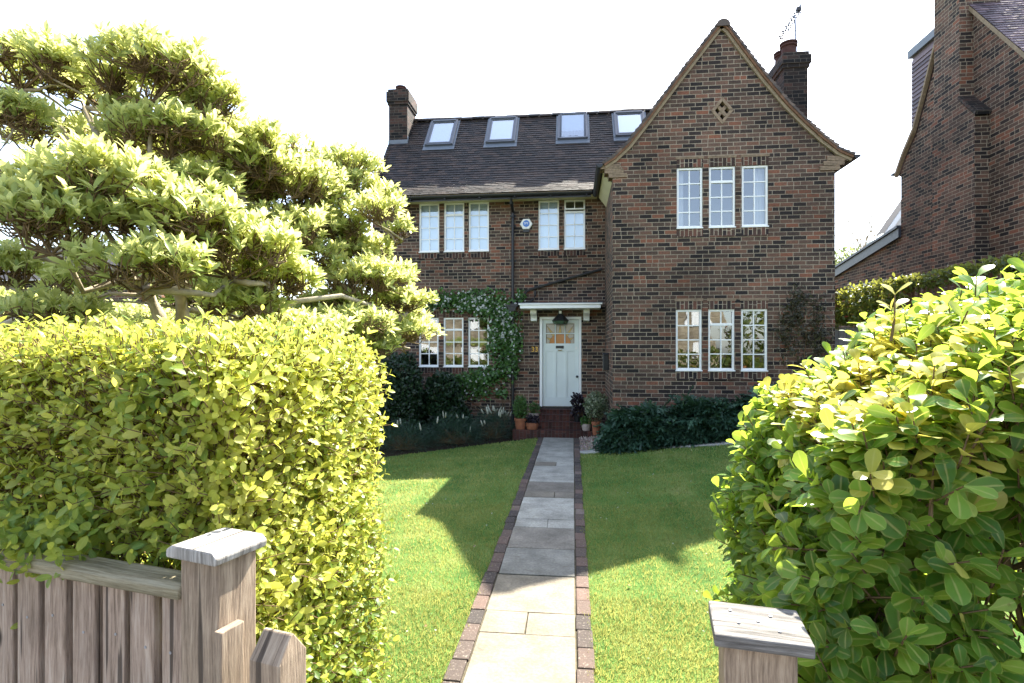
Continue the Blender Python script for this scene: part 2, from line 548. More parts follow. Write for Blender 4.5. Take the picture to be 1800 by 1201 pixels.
def thing(name, loc, label, cat, group=None):
    o = bpy.data.objects.new(name, None)
    COL.objects.link(o)
    o.location = loc
    o.empty_display_size = .1
    return tag(o, label, cat, group)


def copy_tree(o, parent=None):
    c = o.copy()
    COL.objects.link(c)
    if parent is not None:
        c.parent = parent
    for ch in list(o.children):
        copy_tree(ch, c)
    return c


# ------------------------------------------------------------------ leaves (numpy)
def leaf_template(ys, ws, fold=.18, curl=.18):
    V, Fc = [], []
    for y, w in zip(ys, ws):
        z = -curl * y * y + curl * .3 * y
        V += [(-w, y, z + fold * w), (0, y, z), (w, y, z + fold * w)]
    for i in range(len(ys) - 1):
        a, b = i * 3, i * 3 + 3
        Fc += [(a, a + 1, b + 1, b), (a + 1, a + 2, b + 2, b + 1)]
    return np.array(V, dtype=np.float32), np.array(Fc, dtype=np.int32)


T_OVAL = leaf_template([0, .25, .62, .86, 1], [.04, .22, .27, .16, .02])
T_OBOV = leaf_template([0, .22, .5, .75, .92, 1], [.035, .10, .235, .29, .19, .05], .12, .22)
T_LONG = leaf_template([0, .35, .7, 1], [.03, .13, .165, .03], .25, .25)
T_SMALL = leaf_template([0, .5, 1], [.04, .26, .03])
T_BLADE = leaf_template([0, .5, 1], [.045, .035, .004], .1, .5)
T_STRAP = leaf_template([0, .4, .75, 1], [.03, .075, .06, .005], .2, .7)
# one lobed leaf: a midrib strip and three pairs of pointed lobes
_v = [(0, 0, 0), (0, 1, -.12)]
_f = []
LV, LF = leaf_template([0, .5, 1], [.02, .09, .02], .2, .3)
LV, LF = list(map(tuple, LV)), list(map(tuple, LF))
for yb, ln, aa in ((.12, .34, 1.25), (.36, .42, 1.0), (.6, .34, .8), (.8, .22, .55)):
    for sgn in (-1, 1):
        i = len(LV)
        dx, dy = math.sin(aa) * sgn, math.cos(aa)
        z0 = -.3 * yb * yb
        LV += [(0, yb - .06, z0), (dx * ln * .55 + dy * .07 * sgn * -1 * 0, yb + dy * ln * .55 - .09, z0 + .05), (dx * ln, yb + dy * ln, z0 - .03),
               (dx * ln * .5, yb + dy * ln * .5 + .10, z0 + .06)]
        LF.append((i, i + 1, i + 2, i + 3) if sgn > 0 else (i + 3, i + 2, i + 1, i))
T_LOBE = (np.array(LV, dtype=np.float32), np.array(LF, dtype=np.int32))
# five-petalled flower lying in the xy plane
FV, FF = [], []
for k in range(5):
    a = k * 2 * math.pi / 5
    i = len(FV)
    for r, da, z in ((.04, 0, 0), (.36, -.42, .06), (.5, 0, .1), (.36, .42, .06)):
        FV.append((r * math.cos(a + da), r * math.sin(a + da), z))
    FF.append((i, i + 1, i + 2, i + 3))
T_FLOWER = (np.array(FV, dtype=np.float32), np.array(FF, dtype=np.int32))


def unit(a):
    return a / np.maximum(np.linalg.norm(a, axis=1, keepdims=True), 1e-9)


def rnd(n, s=1.0):
    return RNG.normal(0, s, (n, 3))


def leaves(name, tmpl, pos, axis, nrm, length, lc, mat, parent=None, wid=None, smooth=True):
    V, Fc = tmpl
    n, k = len(pos), len(V)
    y = unit(axis)
    z = unit(nrm - (nrm * y).sum(1, keepdims=True) * y)
    x = np.cross(y, z)
    L = np.asarray(length, dtype=np.float64).reshape(n, 1, 1)
    W = L * (1.0 if wid is None else np.asarray(wid).reshape(n, 1, 1))
    P = pos[:, None, :] + x[:, None, :] * (V[None, :, 0:1] * W) + y[:, None, :] * (V[None, :, 1:2] * L) + z[:, None, :] * (V[None, :, 2:3] * L)
    faces = (Fc[None] + (np.arange(n) * k)[:, None, None]).reshape(-1)
    nf = len(Fc) * n
    me = bpy.data.meshes.new(name)
    me.vertices.add(n * k)
    me.vertices.foreach_set("co", P.astype(np.float32).ravel())
    me.loops.add(nf * 4)
    me.loops.foreach_set("vertex_index", faces.astype(np.int32))
    me.polygons.add(nf)
    me.polygons.foreach_set("loop_start", np.arange(0, nf * 4, 4, dtype=np.int32))
    if smooth:
        me.polygons.foreach_set("use_smooth", np.ones(nf, dtype=bool))
    a = me.attributes.new("lc", "FLOAT", "POINT")
    a.data.foreach_set("value", np.repeat(np.asarray(lc, dtype=np.float32), k))
    e = np.abs(V[:, 0])
    b = me.attributes.new("mr", "FLOAT", "POINT")
    b.data.foreach_set("value", np.tile((e > 1e-6).astype(np.float32), n))
    me.update(calc_edges=True)
    return finish(name, me, mat, parent)


def sticks(name, P0, P1, r0, r1, mat, parent=None):
    """many thin three-sided twigs in one mesh"""
    n = len(P0)
    d = unit(P1 - P0)
    s = unit(np.cross(d, np.where(np.abs(d[:, 2:3]) < .9, np.array([[0, 0, 1.]]), np.array([[1., 0, 0]]))))
    u = np.cross(d, s)
    V = np.zeros((n, 6, 3))
    r0, r1 = np.broadcast_to(np.asarray(r0, float), (n,)), np.broadcast_to(np.asarray(r1, float), (n,))
    for k in range(3):
        a = k * 2 * math.pi / 3
        o = s * math.cos(a) + u * math.sin(a)
        V[:, k] = P0 + o * r0[:, None]
        V[:, k + 3] = P1 + o * r1[:, None]
    Fc = np.array([(0, 1, 4, 3), (1, 2, 5, 4), (2, 0, 3, 5)])
    faces = (Fc[None] + (np.arange(n) * 6)[:, None, None]).reshape(-1)
    nf = 3 * n
    me = bpy.data.meshes.new(name)
    me.vertices.add(n * 6)
    me.vertices.foreach_set("co", V.astype(np.float32).ravel())
    me.loops.add(nf * 4)
    me.loops.foreach_set("vertex_index", faces.astype(np.int32))
    me.polygons.add(nf)
    me.polygons.foreach_set("loop_start", np.arange(0, nf * 4, 4, dtype=np.int32))
    me.polygons.foreach_set("use_smooth", np.ones(nf, dtype=bool))
    me.update(calc_edges=True)
    return finish(name, me, mat, parent)


UP = np.array([[0, 0, 1.]])

# ------------------------------------------------------------------ world and sun
SUN = Vector((.42, .79, 1.0)).normalized()
w = bpy.data.worlds.new("World")
scene.world = w
w.use_nodes = True
wt = w.node_tree
sky = wt.nodes.new("ShaderNodeTexSky")
sky.sky_type = "NISHITA"
sky.sun_disc = False
sky.sun_elevation = math.asin(SUN.z)
sky.sun_rotation = math.atan2(SUN.x, SUN.y)
sky.air_density = 1.0
sky.dust_density = 1.2
sky.ozone_density = 1.0
bg = wt.nodes["Background"]
bg.inputs[1].default_value = .12
hs = wt.nodes.new("ShaderNodeHueSaturation")
hs.inputs["Saturation"].default_value = .72
wt.links.new(sky.outputs[0], hs.inputs["Color"])
wt.links.new(hs.outputs[0], bg.inputs[0])
sd = bpy.data.lights.new("sun", "SUN")
sd.energy = 4.8
sd.angle = R(.55)
sd.color = (1, .94, .82)
so = bpy.data.objects.new("sun", sd)
COL.objects.link(so)
so.rotation_euler = (-SUN).to_track_quat("-Z", "Y").to_euler()
so.location = (10, 20, 25)
scene.view_settings.view_transform = "Standard"
scene.view_settings.look = "None"
scene.view_settings.exposure = 2.22
scene.view_settings.gamma = 1.0
scene.cycles.max_bounces = 8
scene.cycles.transparent_max_bounces = 12
scene.cycles.transmission_bounces = 6
scene.cycles.diffuse_bounces = 4

# ------------------------------------------------------------------ terrain, lawn, path
YW, YG = 12.85, 10.40                      # the two front planes of the house


def grid_sheet(name, mat, xs, ys, dz=0.0, inside=None, kind="structure"):
    me = bpy.data.meshes.new(name)
    V = [(x, y, gz(x, y) + dz) for y in ys for x in xs]
    nx = len(xs)
    Fc = []
    for j in range(len(ys) - 1):
        for i in range(nx - 1):
            if inside is None or inside((xs[i] + xs[i + 1]) / 2, (ys[j] + ys[j + 1]) / 2):
                Fc.append((j * nx + i, j * nx + i + 1, (j + 1) * nx + i + 1, (j + 1) * nx + i))
    me.from_pydata(V, [], Fc)
    o = finish(name, me, mat)
    o["kind"] = kind
    return o


xs = [-400, -120, -60, -30, -20] + [i * 1.0 for i in range(-14, 15)] + [20, 30, 60, 120, 400]
ys = [-300, -60, -30, -14, -9, -4, 0, 1] + [2 + .5 * i for i in range(0, 22)] + [14, 18, 24, 40, 80, 200, 600]
grid_sheet("ground", "soil", xs, ys, -.03)


def lawn_top(x):                           # where the lawn ends towards the house
    if x < -.3:
        return 11.55 + (x + .8) * .62 if x < -.75 else 11.55
    return 9.95 - .28 * max(0, x - .1)


lxs = [-7 + .1 * i for i in range(0, 141)]
lys = [.9 + .1 * i for i in range(0, 112)]
grid_sheet("lawn", "lawn", lxs, lys, 0.0, lambda x, y: y < lawn_top(x) and (x < -.66 or x > .07) and x < 5.6)
grid_sheet("grass_verge", "lawn", [-400, -60, -20, -7], [12, 20, 60, 200, 600], -.01)
PX0, PX1 = -.72, .125
m = MB()
m.box(PX0 + .02, PX1 - .02, .2, 11.62, -.05, .004)
o = m.build("path_bedding", "joint")
o["kind"] = "structure"


def ypath(py):
    return 1813.9 / (py - 614) * .985


rows = [(768.2, 793, [.3], None), (793, 811, [.36], None), (811, 818, [.72, .4], .55), (818, 830, [.33], None), (830, 846, [.38], None),
        (846, 863, [.62], None), (863, 873, [.74, .70], .6), (873, 911, [.42], None), (911, 926, [.36, .40], .55), (926, 963, [.57], None),
        (963, 1010, [.14], None), (1010, 1075, [.9], None), (1075, 1115, [.84, .93], .48), (1115, 1260, [.96], None), (1260, 1500, [.9, .85], .5), (1500, 2400, [.9], None)]
m = MB()
sx0, sx1 = PX0 + .106, PX1 - .106
for y1p, y0p, lcs, sp in rows:
    yb, yf = ypath(y1p), ypath(y0p)
    cuts = [sx0, sx1] if sp is None else [sx0, sx0 + (sx1 - sx0) * sp, sx1]
    for i, lc in enumerate(lcs):
        j = lambda: random.uniform(-.004, .004)
        a, b, g = cuts[i] + .004, cuts[i + 1] - .004, .006
        zt = .020 + random.uniform(-.002, .003)
        q = [(a + j(), yf + g + j(), zt), (b + j(), yf + g + j(), zt), (b + j(), yb - g + j(), zt), (a + j(), yb - g + j(), zt)]
        m.face(q, lc=lc)
        for k in range(4):
            p, r_ = q[k], q[(k + 1) % 4]
            m.face([(p[0], p[1], -.02), (r_[0], r_[1], -.02), r_, p], lc=lc)
o = m.build("path", "flag", bevel=.004)
o["kind"] = "structure"
m = MB()
for xa, xb in ((PX0, PX0 + .100), (PX1 - .100, PX1)):
    y = .2
    while y < 11.55:
        L = .216 + random.uniform(-.012, .012)
        dx, dz = random.uniform(-.007, .007), random.uniform(-.004, .004)
        m.box(xa + dx, xb + dx, y, y + L - .008, -.05, .020 + dz, lc=random.random())
        y += L
o = m.build("path_edging", "edging", bevel=.007)
o["kind"] = "structure"

# paving strip and gravel in front of the right-hand border, bare earth beds
m = MB()
y0 = lambda x: lawn_top(x)
x = .125
while x < 5.4:
    L = random.uniform(.5, .75)
    a, b = x, min(x + L, 5.4) - .01
    zz = .022
    q = [(a, y0(a), gz(a, y0(a)) + zz), (b, y0(b), gz(b, y0(b)) + zz), (b, y0(b) + .2, gz(b, y0(b)) + zz), (a, y0(a) + .2, gz(a, y0(a)) + zz)]
    m.face(q)
    for k in range(4):
        p, r_ = q[k], q[(k + 1) % 4]
        m.face([(p[0], p[1], p[2] - .1), (r_[0], r_[1], r_[2] - .1), r_, p])
    x += L
o = m.build("stone_edging", "kerb", bevel=.008)
o["kind"] = "structure"
m = MB()
m.face([(.13, 10.14, .012), (.66, 10.0, .075), (.72, 11.62, .085), (.13, 11.62, .012)])
o = m.build("gravel", "gravel")
o["kind"] = "structure"
# loose pebbles on it
n = 700
pp = np.column_stack([RNG.uniform(.14, .66, n), RNG.uniform(10.15, 11.6, n), np.full(n, .03)])
pp[:, 2] += .12 * (pp[:, 0] - .14)
o = leaves("pebbles", T_SMALL, pp, rnd(n), rnd(n) + UP * 2, RNG.uniform(.02, .045, n), RNG.random(n), "glazed", wid=np.full(n, 1.6))
o["kind"] = "stuff"

# ------------------------------------------------------------------ the house
house = thing("brick_house", (0, YW, 0), "detached dark brown brick house with tall front gable and pale green front door", "house")


def wall_rect(m, x0, x1, z0, z1, Y, holes, depth=.11, fx=None):
    """front wall in the plane y = Y with openings and their reveals; fx maps (a, y, z) to the world"""
    g = fx or (lambda a, y, z: (a, y, z))
    X = sorted({x0, x1, *[h[0] for h in holes], *[h[1] for h in holes]})
    Z = sorted({z0, z1, *[h[2] for h in holes], *[h[3] for h in holes]})
    for i in range(len(X) - 1):
        for j in range(len(Z) - 1):
            cx, cz = (X[i] + X[i + 1]) / 2, (Z[j] + Z[j + 1]) / 2
            if any(h[0] < cx < h[1] and h[2] < cz < h[3] for h in holes):
                continue
            m.face([g(X[i], Y, Z[j]), g(X[i + 1], Y, Z[j]), g(X[i + 1], Y, Z[j + 1]), g(X[i], Y, Z[j + 1])])
    for a0, a1, b0, b1 in holes:
        m.face([g(a0, Y, b0), g(a0, Y, b1), g(a0, Y + depth, b1), g(a0, Y + depth, b0)])
        m.face([g(a1, Y, b0), g(a1, Y + depth, b0), g(a1, Y + depth, b1), g(a1, Y, b1)])
        m.face([g(a0, Y, b1), g(a1, Y, b1), g(a1, Y + depth, b1), g(a0, Y + depth, b1)])
        m.face([g(a0, Y, b0), g(a0, Y + depth, b0), g(a1, Y + depth, b0), g(a1, Y, b0)])


def prect(xa, ya, xb, yb, Y):              # photo rectangle -> x0, x1, z0, z1 on plane Y
    a, b = at(xa, (ya + yb) / 2, Y), at(xb, (ya + yb) / 2, Y)
    xm = (xa + xb) / 2
    return (a.x, b.x, at(xm, yb, Y).z, at(xm, ya, Y).z)


WIN_L = [((736.6, 357.6, 772, 443.4), "c", 1), ((780.4, 356.6, 816, 443), "t", 1), ((823.8, 355.2, 859.4, 441.8), "c", 1),
         ((946.4, 352.2, 982.6, 439), "c", 2), ((991.6, 351, 1028.6, 438.4), "o", 2),
         ((736.2, 558.6, 770.8, 645), "c", 0), ((779.5, 558.6, 814.6, 645.2), "t", 0), ((823, 558.4, 859.4, 645.3), "c", 0)]
WIN_G = [((1189.7, 294.8, 1235.2, 401.2), "c", 3), ((1246.3, 292.6, 1292.8, 400), "t", 0), ((1303.9, 290.2, 1350.6, 398.6), "c", 3),
         ((1188, 544.2, 1234, 651.6), "c", 0), ((1245, 544, 1291.6, 652), "t", 0), ((1302.6, 543.6, 1349.4, 652.4), "c", 0)]
WL = [(prect(*p, YW), k, b) for p, k, b in WIN_L]
WG = [(prect(*p, YG), k, b) for p, k, b in WIN_G]
for grp in (WL[:3], WL[3:5], WL[5:], WG[:3], WG[3:]):       # level the rows
    zb, zt = sum(g[0][2] for g in grp) / len(grp), sum(g[0][3] for g in grp) / len(grp)
    for i, g in enumerate(grp):
        k = (WL if g in WL else WG).index(g)
        (WL if g in WL else WG)[k] = ((g[0][0], g[0][1], zb, zt), g[1], g[2])

XL, XR = -4.80, 4.64                      # ends of the house
XF = .735                                  # left flank of the gable wing
ZE = 5.30
DOOR = prect(948.5, 556.5, 1022, 716, YW)
DOOR = (DOOR[0], DOOR[1], .53, 2.62)
YB = 17.2
m = MB()
wall_rect(m, XL, XF, -.7, 5.40, YW, [g[0] for g in WL] + [DOOR])
wall_rect(m, XF, XR, -.5, ZE, YG, [g[0] for g in WG])
m.face([(XF, YW, -.6), (XF, YG, -.6), (XF, YG, 5.4), (XF, YW, 5.4)])
m.face([(XR, YG, -.6), (XR, YB, -.6), (XR, YB, 5.4), (XR, YG, 5.4)])
m.face([(XL, YB, -.8), (XL, YW, -.8), (XL, YW, 5.4), (XL, YB, 5.4)])
m.face([(XR, YB, -.6), (XL, YB, -.6), (XL, YB, 5.4), (XR, YB, 5.4)])
m.face([(XL, YB, 5.4), (XL, YW, 5.4), (XL, 12.9, 5.8), (XL, 15.0, 8.15)])
# gable triangle under the sweeping verge
OUT_L = [(1060, 286), (1077, 275), (1102, 251), (1130, 215), (1160, 175), (1200, 122), (1240, 70), (1262, 42), (1271, 37)]
OUT_R = [(1285, 48), (1310, 82), (1350, 134), (1390, 181), (1420, 211), (1450, 238), (1480, 261), (1503, 271)]
YV = YG - .07
outline = [at(px, py, YV) for px, py in OUT_L + OUT_R]
APEX = at(1271, 37, YV)
outline = [(p.x, p.z) for p in outline]
OFF = .10
gp = []
for i, (x, z) in enumerate(outline):
    a, b = outline[max(0, i - 1)], outline[min(len(outline) - 1, i + 1)]
    tx, tz = b[0] - a[0], b[1] - a[1]
    L = math.hypot(tx, tz)
    nx, nz = tz / L, -tx / L
    gp.append((x + nx * OFF, z + nz * OFF))
wallpoly = [(XF, ZE)] + [p for p in gp if XF < p[0] < XR and p[1] > ZE + .02] + [(XR, ZE)]
dc = at(1269.5, 194.5, YG)
DW, DH = .19, .245
dia = [(dc.x, dc.z - DH), (dc.x + DW, dc.z), (dc.x, dc.z + DH), (dc.x - DW, dc.z)]
tris = tessellate_polygon([[Vector((x, z, 0)) for x, z in wallpoly], [Vector((x, z, 0)) for x, z in dia]])
allp = wallpoly + dia
for tr in tris:
    q = [(allp[i][0], YG, allp[i][1]) for i in tr]
    n = (Vector(q[1]) - Vector(q[0])).cross(Vector(q[2]) - Vector(q[0]))
    m.face(q if n.y < 0 else q[::-1])
wall = m.build("wall", "brick", house)

# rooms behind the windows so the panes look into depth, not into a shell
m = MB()
for (x0, x1, y0, y1, z0, z1) in ((XL + .3, -1.25, YW + .13, 16.4, .45, 2.75), (XL + .3, -1.25, YW + .13, 16.4, 3.05, 5.38), (-1.2, .7, YW + .2, 16.4, 3.05, 5.38),
                                 (XF + .13, XR - .13, YG + .13, 15.6, .45, 2.75), (XF + .13, XR - .13, YG + .13, 15.6, 3.05, 5.3)):
    P = [(x0, y0, z0), (x1, y0, z0), (x1, y1, z0), (x0, y1, z0), (x0, y0, z1), (x1, y0, z1), (x1, y1, z1), (x0, y1, z1)]
    for q in ((0, 1, 2, 3), (7, 6, 5, 4), (1, 5, 6, 2), (2, 6, 7, 3), (3, 7, 4, 0)):
        m.face([P[i] for i in q])
m.build("room_lining", "dark_room", house)


def build_window(rc, kind, cover, Y, label=None):
    x0, x1, z0, z1 = rc
    ya, yb = Y + .025, Y + .09
    fr = .038
    m = MB()
    m.box(x0, x0 + fr, ya, yb, z0, z1)
    m.box(x1 - fr, x1, ya, yb, z0, z1)
    m.box(x0 + fr, x1 - fr, ya, yb, z1 - fr, z1)
    m.box(x0 + fr, x1 - fr, ya, yb, z0, z0 + fr * 1.25)
    # small projecting white sill and the two hinge blocks
    m.box(x0 - .006, x1 + .006, Y - .022, ya, z0 - .012, z0 + .012)
    zt = None
    if kind in "to":
        zt = z1 - (z1 - z0) * .24
        m.box(x0 + fr, x1 - fr, ya, yb, zt - .028, zt + .018)
    win = m.build("window", "white", house, bevel=.004)
    if label:
        win["label"] = label
    m = MB()
    ix0, ix1 = x0 + fr, x1 - fr
    xm = (ix0 + ix1) / 2
    yg0, yg1 = Y + .04, Y + .068
    bw = .010
    zlo, zhi = z0 + fr * 1.25, z1 - fr
    top_open = kind == "o"
    if zt is None:
        m.box(xm - bw, xm + bw, yg0, yg1, zlo, zhi)
        zs_ = [zlo + (zhi - zlo) * k for k in (.245, .50, .755)]
    else:
        m.box(xm - bw, xm + bw, yg0, yg1, zlo, zt - .028)
        if not top_open:
            m.box(xm - bw, xm + bw, yg0, yg1, zt + .018, zhi)
        zs_ = [zlo + (zt - .028 - zlo) * k for k in (.333, .667)]
    for z in zs_:
        for a, b in ((ix0, xm - bw), (xm + bw, ix1)):
            m.box(a, b, yg0, yg1, z - bw, z + bw)
    m.build("glazing_bar", "white", win)
    m = MB()
    ztop = (zt - .028) if top_open else zhi
    # each light of the leaded sash sits a hair out of true
    xs_ = [ix0, xm, ix1]
    zz = [zlo] + zs_ + ([zt - .005] if (zt and not top_open) else []) + [ztop]
    for i in range(2):
        for j in range(len(zz) - 1):
            e = [random.uniform(-.0012, .0012) for _ in range(3)]
            yc = Y + .055
            m.face([(xs_[i], yc + e[0], zz[j]), (xs_[i + 1], yc + e[1], zz[j]), (xs_[i + 1], yc + e[1] + e[2], zz[j + 1]), (xs_[i], yc + e[0] + e[2], zz[j + 1])])
    m.build("pane", "glass", win)
    if top_open:                            # small top light pushed open at the bottom
        M = Matrix.Translation((0, Y + .05, z1 - .01)) @ Matrix.Rotation(R(-22), 4, "X")
        m = MB(M)
        hgt = z1 - zt - .02
        m.box(x0 + .01, x1 - .01, -.02, .01, -.03, 0)
        m.box(x0 + .01, x1 - .01, -.02, .01, -hgt, -hgt + .03)
        for a, b in ((x0 + .01, x0 + .04), (x1 - .04, x1 - .01), (xm - bw, xm + bw)):
            m.box(a, b, -.02, .01, -hgt + .03, -.03)
        s = m.build("top_light", "white", win)
        m = MB(M)
        m.face([(x0 + .03, -.004, -hgt + .02), (x1 - .03, -.004, -hgt + .02), (x1 - .03, -.004, -.02), (x0 + .03, -.004, -.02)])
        m.build("pane", "glass", win)
    if cover in (1, 2):
        m = MB()
        zb = zlo if cover == 1 else zlo
        m.box(x0 - .03, x1 + .03, Y + .135, Y + .139, z0 - .05, z1 - (.03 if cover == 1 else .27 if kind == "o" else .03))
        m.build("blind", "blind", win)
    if cover == 3:
        m = MB()
        side = 0 if xm < 2.7 else 1
        xc0, xc1 = (x0 - .05, x0 + .15) if side == 0 else (x1 - .17, x1 + .05)
        nn = 16
        for k in range(nn):
            a, b = xc0 + (xc1 - xc0) * k / nn, xc0 + (xc1 - xc0) * (k + 1) / nn
            ya_, yb_ = Y + .20 + .022 * math.sin(k * 1.9), Y + .20 + .022 * math.sin((k + 1) * 1.9)
            m.face([(a, ya_, z0 - .1), (b, yb_, z0 - .1), (b, yb_, z1 + .1), (a, ya_, z1 + .1)])
        m.build("curtain", "curtain", win, smooth=True)
    # soldier course over the head with tile creasing, brick-on-edge sill under
    m = MB()
    hh = .135
    m.box(x0 - .004, x1 + .004, Y - .004, Y + .02, z0 - .012 - hh, z0 - .012, swap=True, skip="b")
    m.box(x0 - .01, x1 + .01, Y - .018, Y + .02, z0 - .034 - hh, z0 - .014 - hh, skip="b")
    m.build("brick_sill", "brick_soldier", win)
    if not (Y == YW and z1 > 4):
        m = MB()
        m.box(x0 - .004, x1 + .004, Y - .004, Y + .02, z1 + .002, z1 + .002 + .15, swap=True, skip="b")
        m.build("brick_head", "brick_soldier", win)
        m = MB()
        for q in range(2):
            m.box(x0 - .02, x1 + .02, Y - .010 - .003 * q, Y + .02, z1 + .156 + q * .024, z1 + .176 + q * .024, skip="b")
        m.build("tile_creasing", "kneeler", win)
    return win


for rc, k, b in WL:
    build_window(rc, k, b, YW, "window with its small top light open" if k == "o" else None)
for rc, k, b in WG:
    build_window(rc, k, b, YG)

# ---- roofs: individually laid plain tiles
def tile_slope(mb, prof, b0, b1, fn, course=.1, tw=.165, gap=.002, jit=.004, bl=None):
    """prof: polyline from eaves to ridge in (a, z); tiles run along b; fn(a, z, b) -> point; bl(z) -> first b"""
    P = [Vector((a, 0, z)) for a, z in prof]
    cum = [0]
    for i in range(1, len(P)):
        cum.append(cum[-1] + (P[i] - P[i - 1]).length)
    def pt(s):
        s = max(0, min(s, cum[-1]))
        for i in range(1, len(P)):
            if s <= cum[i] + 1e-9:
                k = (s - cum[i - 1]) / (cum[i] - cum[i - 1])
                d = (P[i] - P[i - 1]).normalized()
                return P[i - 1].lerp(P[i], k), d
    nrow = int(cum[-1] / course)
    course = cum[-1] / nrow
    sgn = 1 if P[-1].x > P[0].x else -1
    for r_ in range(nrow):
        p0, d = pt(r_ * course)
        p1, d1 = pt(min(r_ * course + course * 1.15, cum[-1]))
        nrm = Vector((-d.z * sgn, 0, d.x * sgn))
        off = (tw / 2 if r_ % 2 else 0) + random.uniform(-.01, .01)
        bs = b0 if bl is None else bl(p0.z)
        n = int((b1 - bs) / tw) + 2
        for k in range(n):
            c0, c1 = bs + (k - 1) * tw + off, bs + k * tw + off
            c0, c1 = max(c0, bs) + gap, min(c1, b1) - gap
            if c1 - c0 < .02:
                continue
            h0, h1 = .026 + random.uniform(-jit, jit), .026 + random.uniform(-jit, jit)
            t0 = .012
            sl = random.uniform(-.004, .004)
            lc = random.random()
            A0, A1 = p0 + nrm * (h0 - .014) - d * sl, p0 + nrm * (h1 - .014) - d * sl
            B0, B1 = p0 + nrm * h0 - d * sl, p0 + nrm * h1 - d * sl
            C = p1 + nrm * t0
            q = lambda p, b: fn(p.x, p.z, b)
            mb.face([q(B0, c0), q(B1, c1), q(C, c1), q(C, c0)], lc=lc)
            mb.face([q(A0, c0), q(A1, c1), q(B1, c1), q(B0, c0)], lc=lc)
            mb.face([q(A0, c0), q(B0, c0), q(C, c0)], lc=lc)
            mb.face([q(A1, c1), q(C, c1), q(B1, c1)], lc=lc)


def under(mb, prof, b0, b1, fn, th=.03):
    for i in range(len(prof) - 1):
        (a0, z0), (a1, z1) = prof[i], prof[i + 1]
        mb.face([fn(a0, z0, b0), fn(a0, z0, b1), fn(a1, z1, b1), fn(a1, z1, b0)])


MAIN = [(12.40, 5.41), (12.8, 5.64), (13.1, 5.87), (13.3, 6.085), (15.0, 8.22)]
RIDGE_Y, RIDGE_Z = 15.0, 8.22
fm = lambda a, z, b: (b, a, z)
m = MB()
VX = lambda z: -4.90
tile_slope(m, MAIN, -4.90, 3.2, fm)
under(m, MAIN, -4.90, 3.2, fm)
back = [(17.5, 5.41), (15.0, 8.22)]
under(m, back, -4.90, 4.7, fm)
roof = m.build("roof", "tile", house)
# ridge tiles, a little uneven
m = MB()
x = -4.90
while x < 2.4:
    L = .31
    dz = random.uniform(-.008, .008) - .03 * math.sin((x + 4.9) / 7.3 * math.pi)
    prof = [(RIDGE_Y + .13 * math.cos(a), RIDGE_Z - .03 + dz + .10 * math.sin(a)) for a in [math.pi * k / 8 for k in range(9)]]
    for k in range(8):
        m.face([(x, *prof[k]), (x + L - .008, *prof[k]), (x + L - .008, *prof[k + 1]), (x, *prof[k + 1])], lc=random.random())
    m.face([(x, *p) for p in prof])
    x += L
m.build("ridge_tile", "tile", roof)
# left verge, undercloak
m = MB()
for i in range(len(MAIN) - 1):
    (a0, z0), (a1, z1) = MAIN[i], MAIN[i + 1]
    m.face([(-4.90, a0, z0 - .06), (-4.90, a1, z1 - .06), (-4.90, a1, z1 + .012), (-4.90, a0, z0 + .012)])
    m.face([(-4.90, a0, z0 - .06), (-4.79, a0, z0 - .06), (-4.79, a1, z1 - .06), (-4.90, a1, z1 - .06)])
m.build("verge", "verge_mortar", roof)

# gable wing roof
iap = len(OUT_L) - 1
GL = [(x, z - .028) for x, z in outline[:iap + 1]]
GR = [(x, z - .028) for x, z in outline[iap:]][::-1]
GL[-1] = GR[-1] = (APEX.x, APEX.z - .05)
fg = lambda a, z, b: (a, b, z)
m = MB()
tile_slope(m, GL, YV, 15.0, fg, jit=.006)
under(m, GL, YV + .02, 15.0, fg)
tile_slope(m, GR, YV, 15.0, fg, jit=.006)
under(m, GR, YV + .02, 15.0, fg)
groof = m.build("roof", "tile_warm", house)
m = MB()
y = YV - .03
k0 = 0
while y < 14.6:
    rr = .105
    prof = [(APEX.x + rr * 1.15 * math.cos(a), APEX.z - .075 + rr * math.sin(a)) for a in [math.pi * (k - .5) / 7 for k in range(9)]]
    for k in range(8):
        m.face([(prof[k][0], y, prof[k][1]), (prof[k][0], y + .3, prof[k][1]), (prof[k + 1][0], y + .3, prof[k + 1][1]), (prof[k + 1][0], y, prof[k + 1][1])])
    m.face([(p[0], y, p[1]) for p in prof])
    y += .308
m.build("ridge_tile", "tile_warm", groof)
for part in (outline[:iap + 1], outline[iap:][::-1]):
    pts = [Vector((x, 0, z)) for x, z in part]
    cum = [0]
    for i in range(1, len(pts)):
        cum.append(cum[-1] + (pts[i] - pts[i - 1]).length)
    m = MB()
    k = 0
    while k * .105 < cum[-1] - .06:
        sd0 = k * .105
        i = max(j for j in range(len(cum) - 1) if cum[j] <= sd0)
        d = (pts[i + 1] - pts[i]).normalized()
        p = pts[i] + d * (sd0 - cum[i])
        nv = Vector((-d.z, 0, d.x))
        if nv.z < 0: nv = -nv
        th = .026 + random.uniform(-.006, .008)
        q = [p - nv * .024, p + nv * th, p + d * .125 + nv * .002, p + d * .125 - nv * .03]
        y0v, y1v = YV - .012 + random.uniform(-.006, .006), YV + .10
        m.prism([(v.x, v.z) for v in q], y0v, y1v, lc=random.random())
        k += 1
    m.build("verge_tile", "tile_warm", groof)
# verge band: pale pointing with a red undercloak tile above it
def offs(poly, d):
    r_ = []
    for i, (x, z) in enumerate(poly):
        a, b = poly[max(0, i - 1)], poly[min(len(poly) - 1, i + 1)]
        tx, tz = b[0] - a[0], b[1] - a[1]
        L = math.hypot(tx, tz)
        r_.append((x + tz / L * d, z - tx / L * d))
    return r_


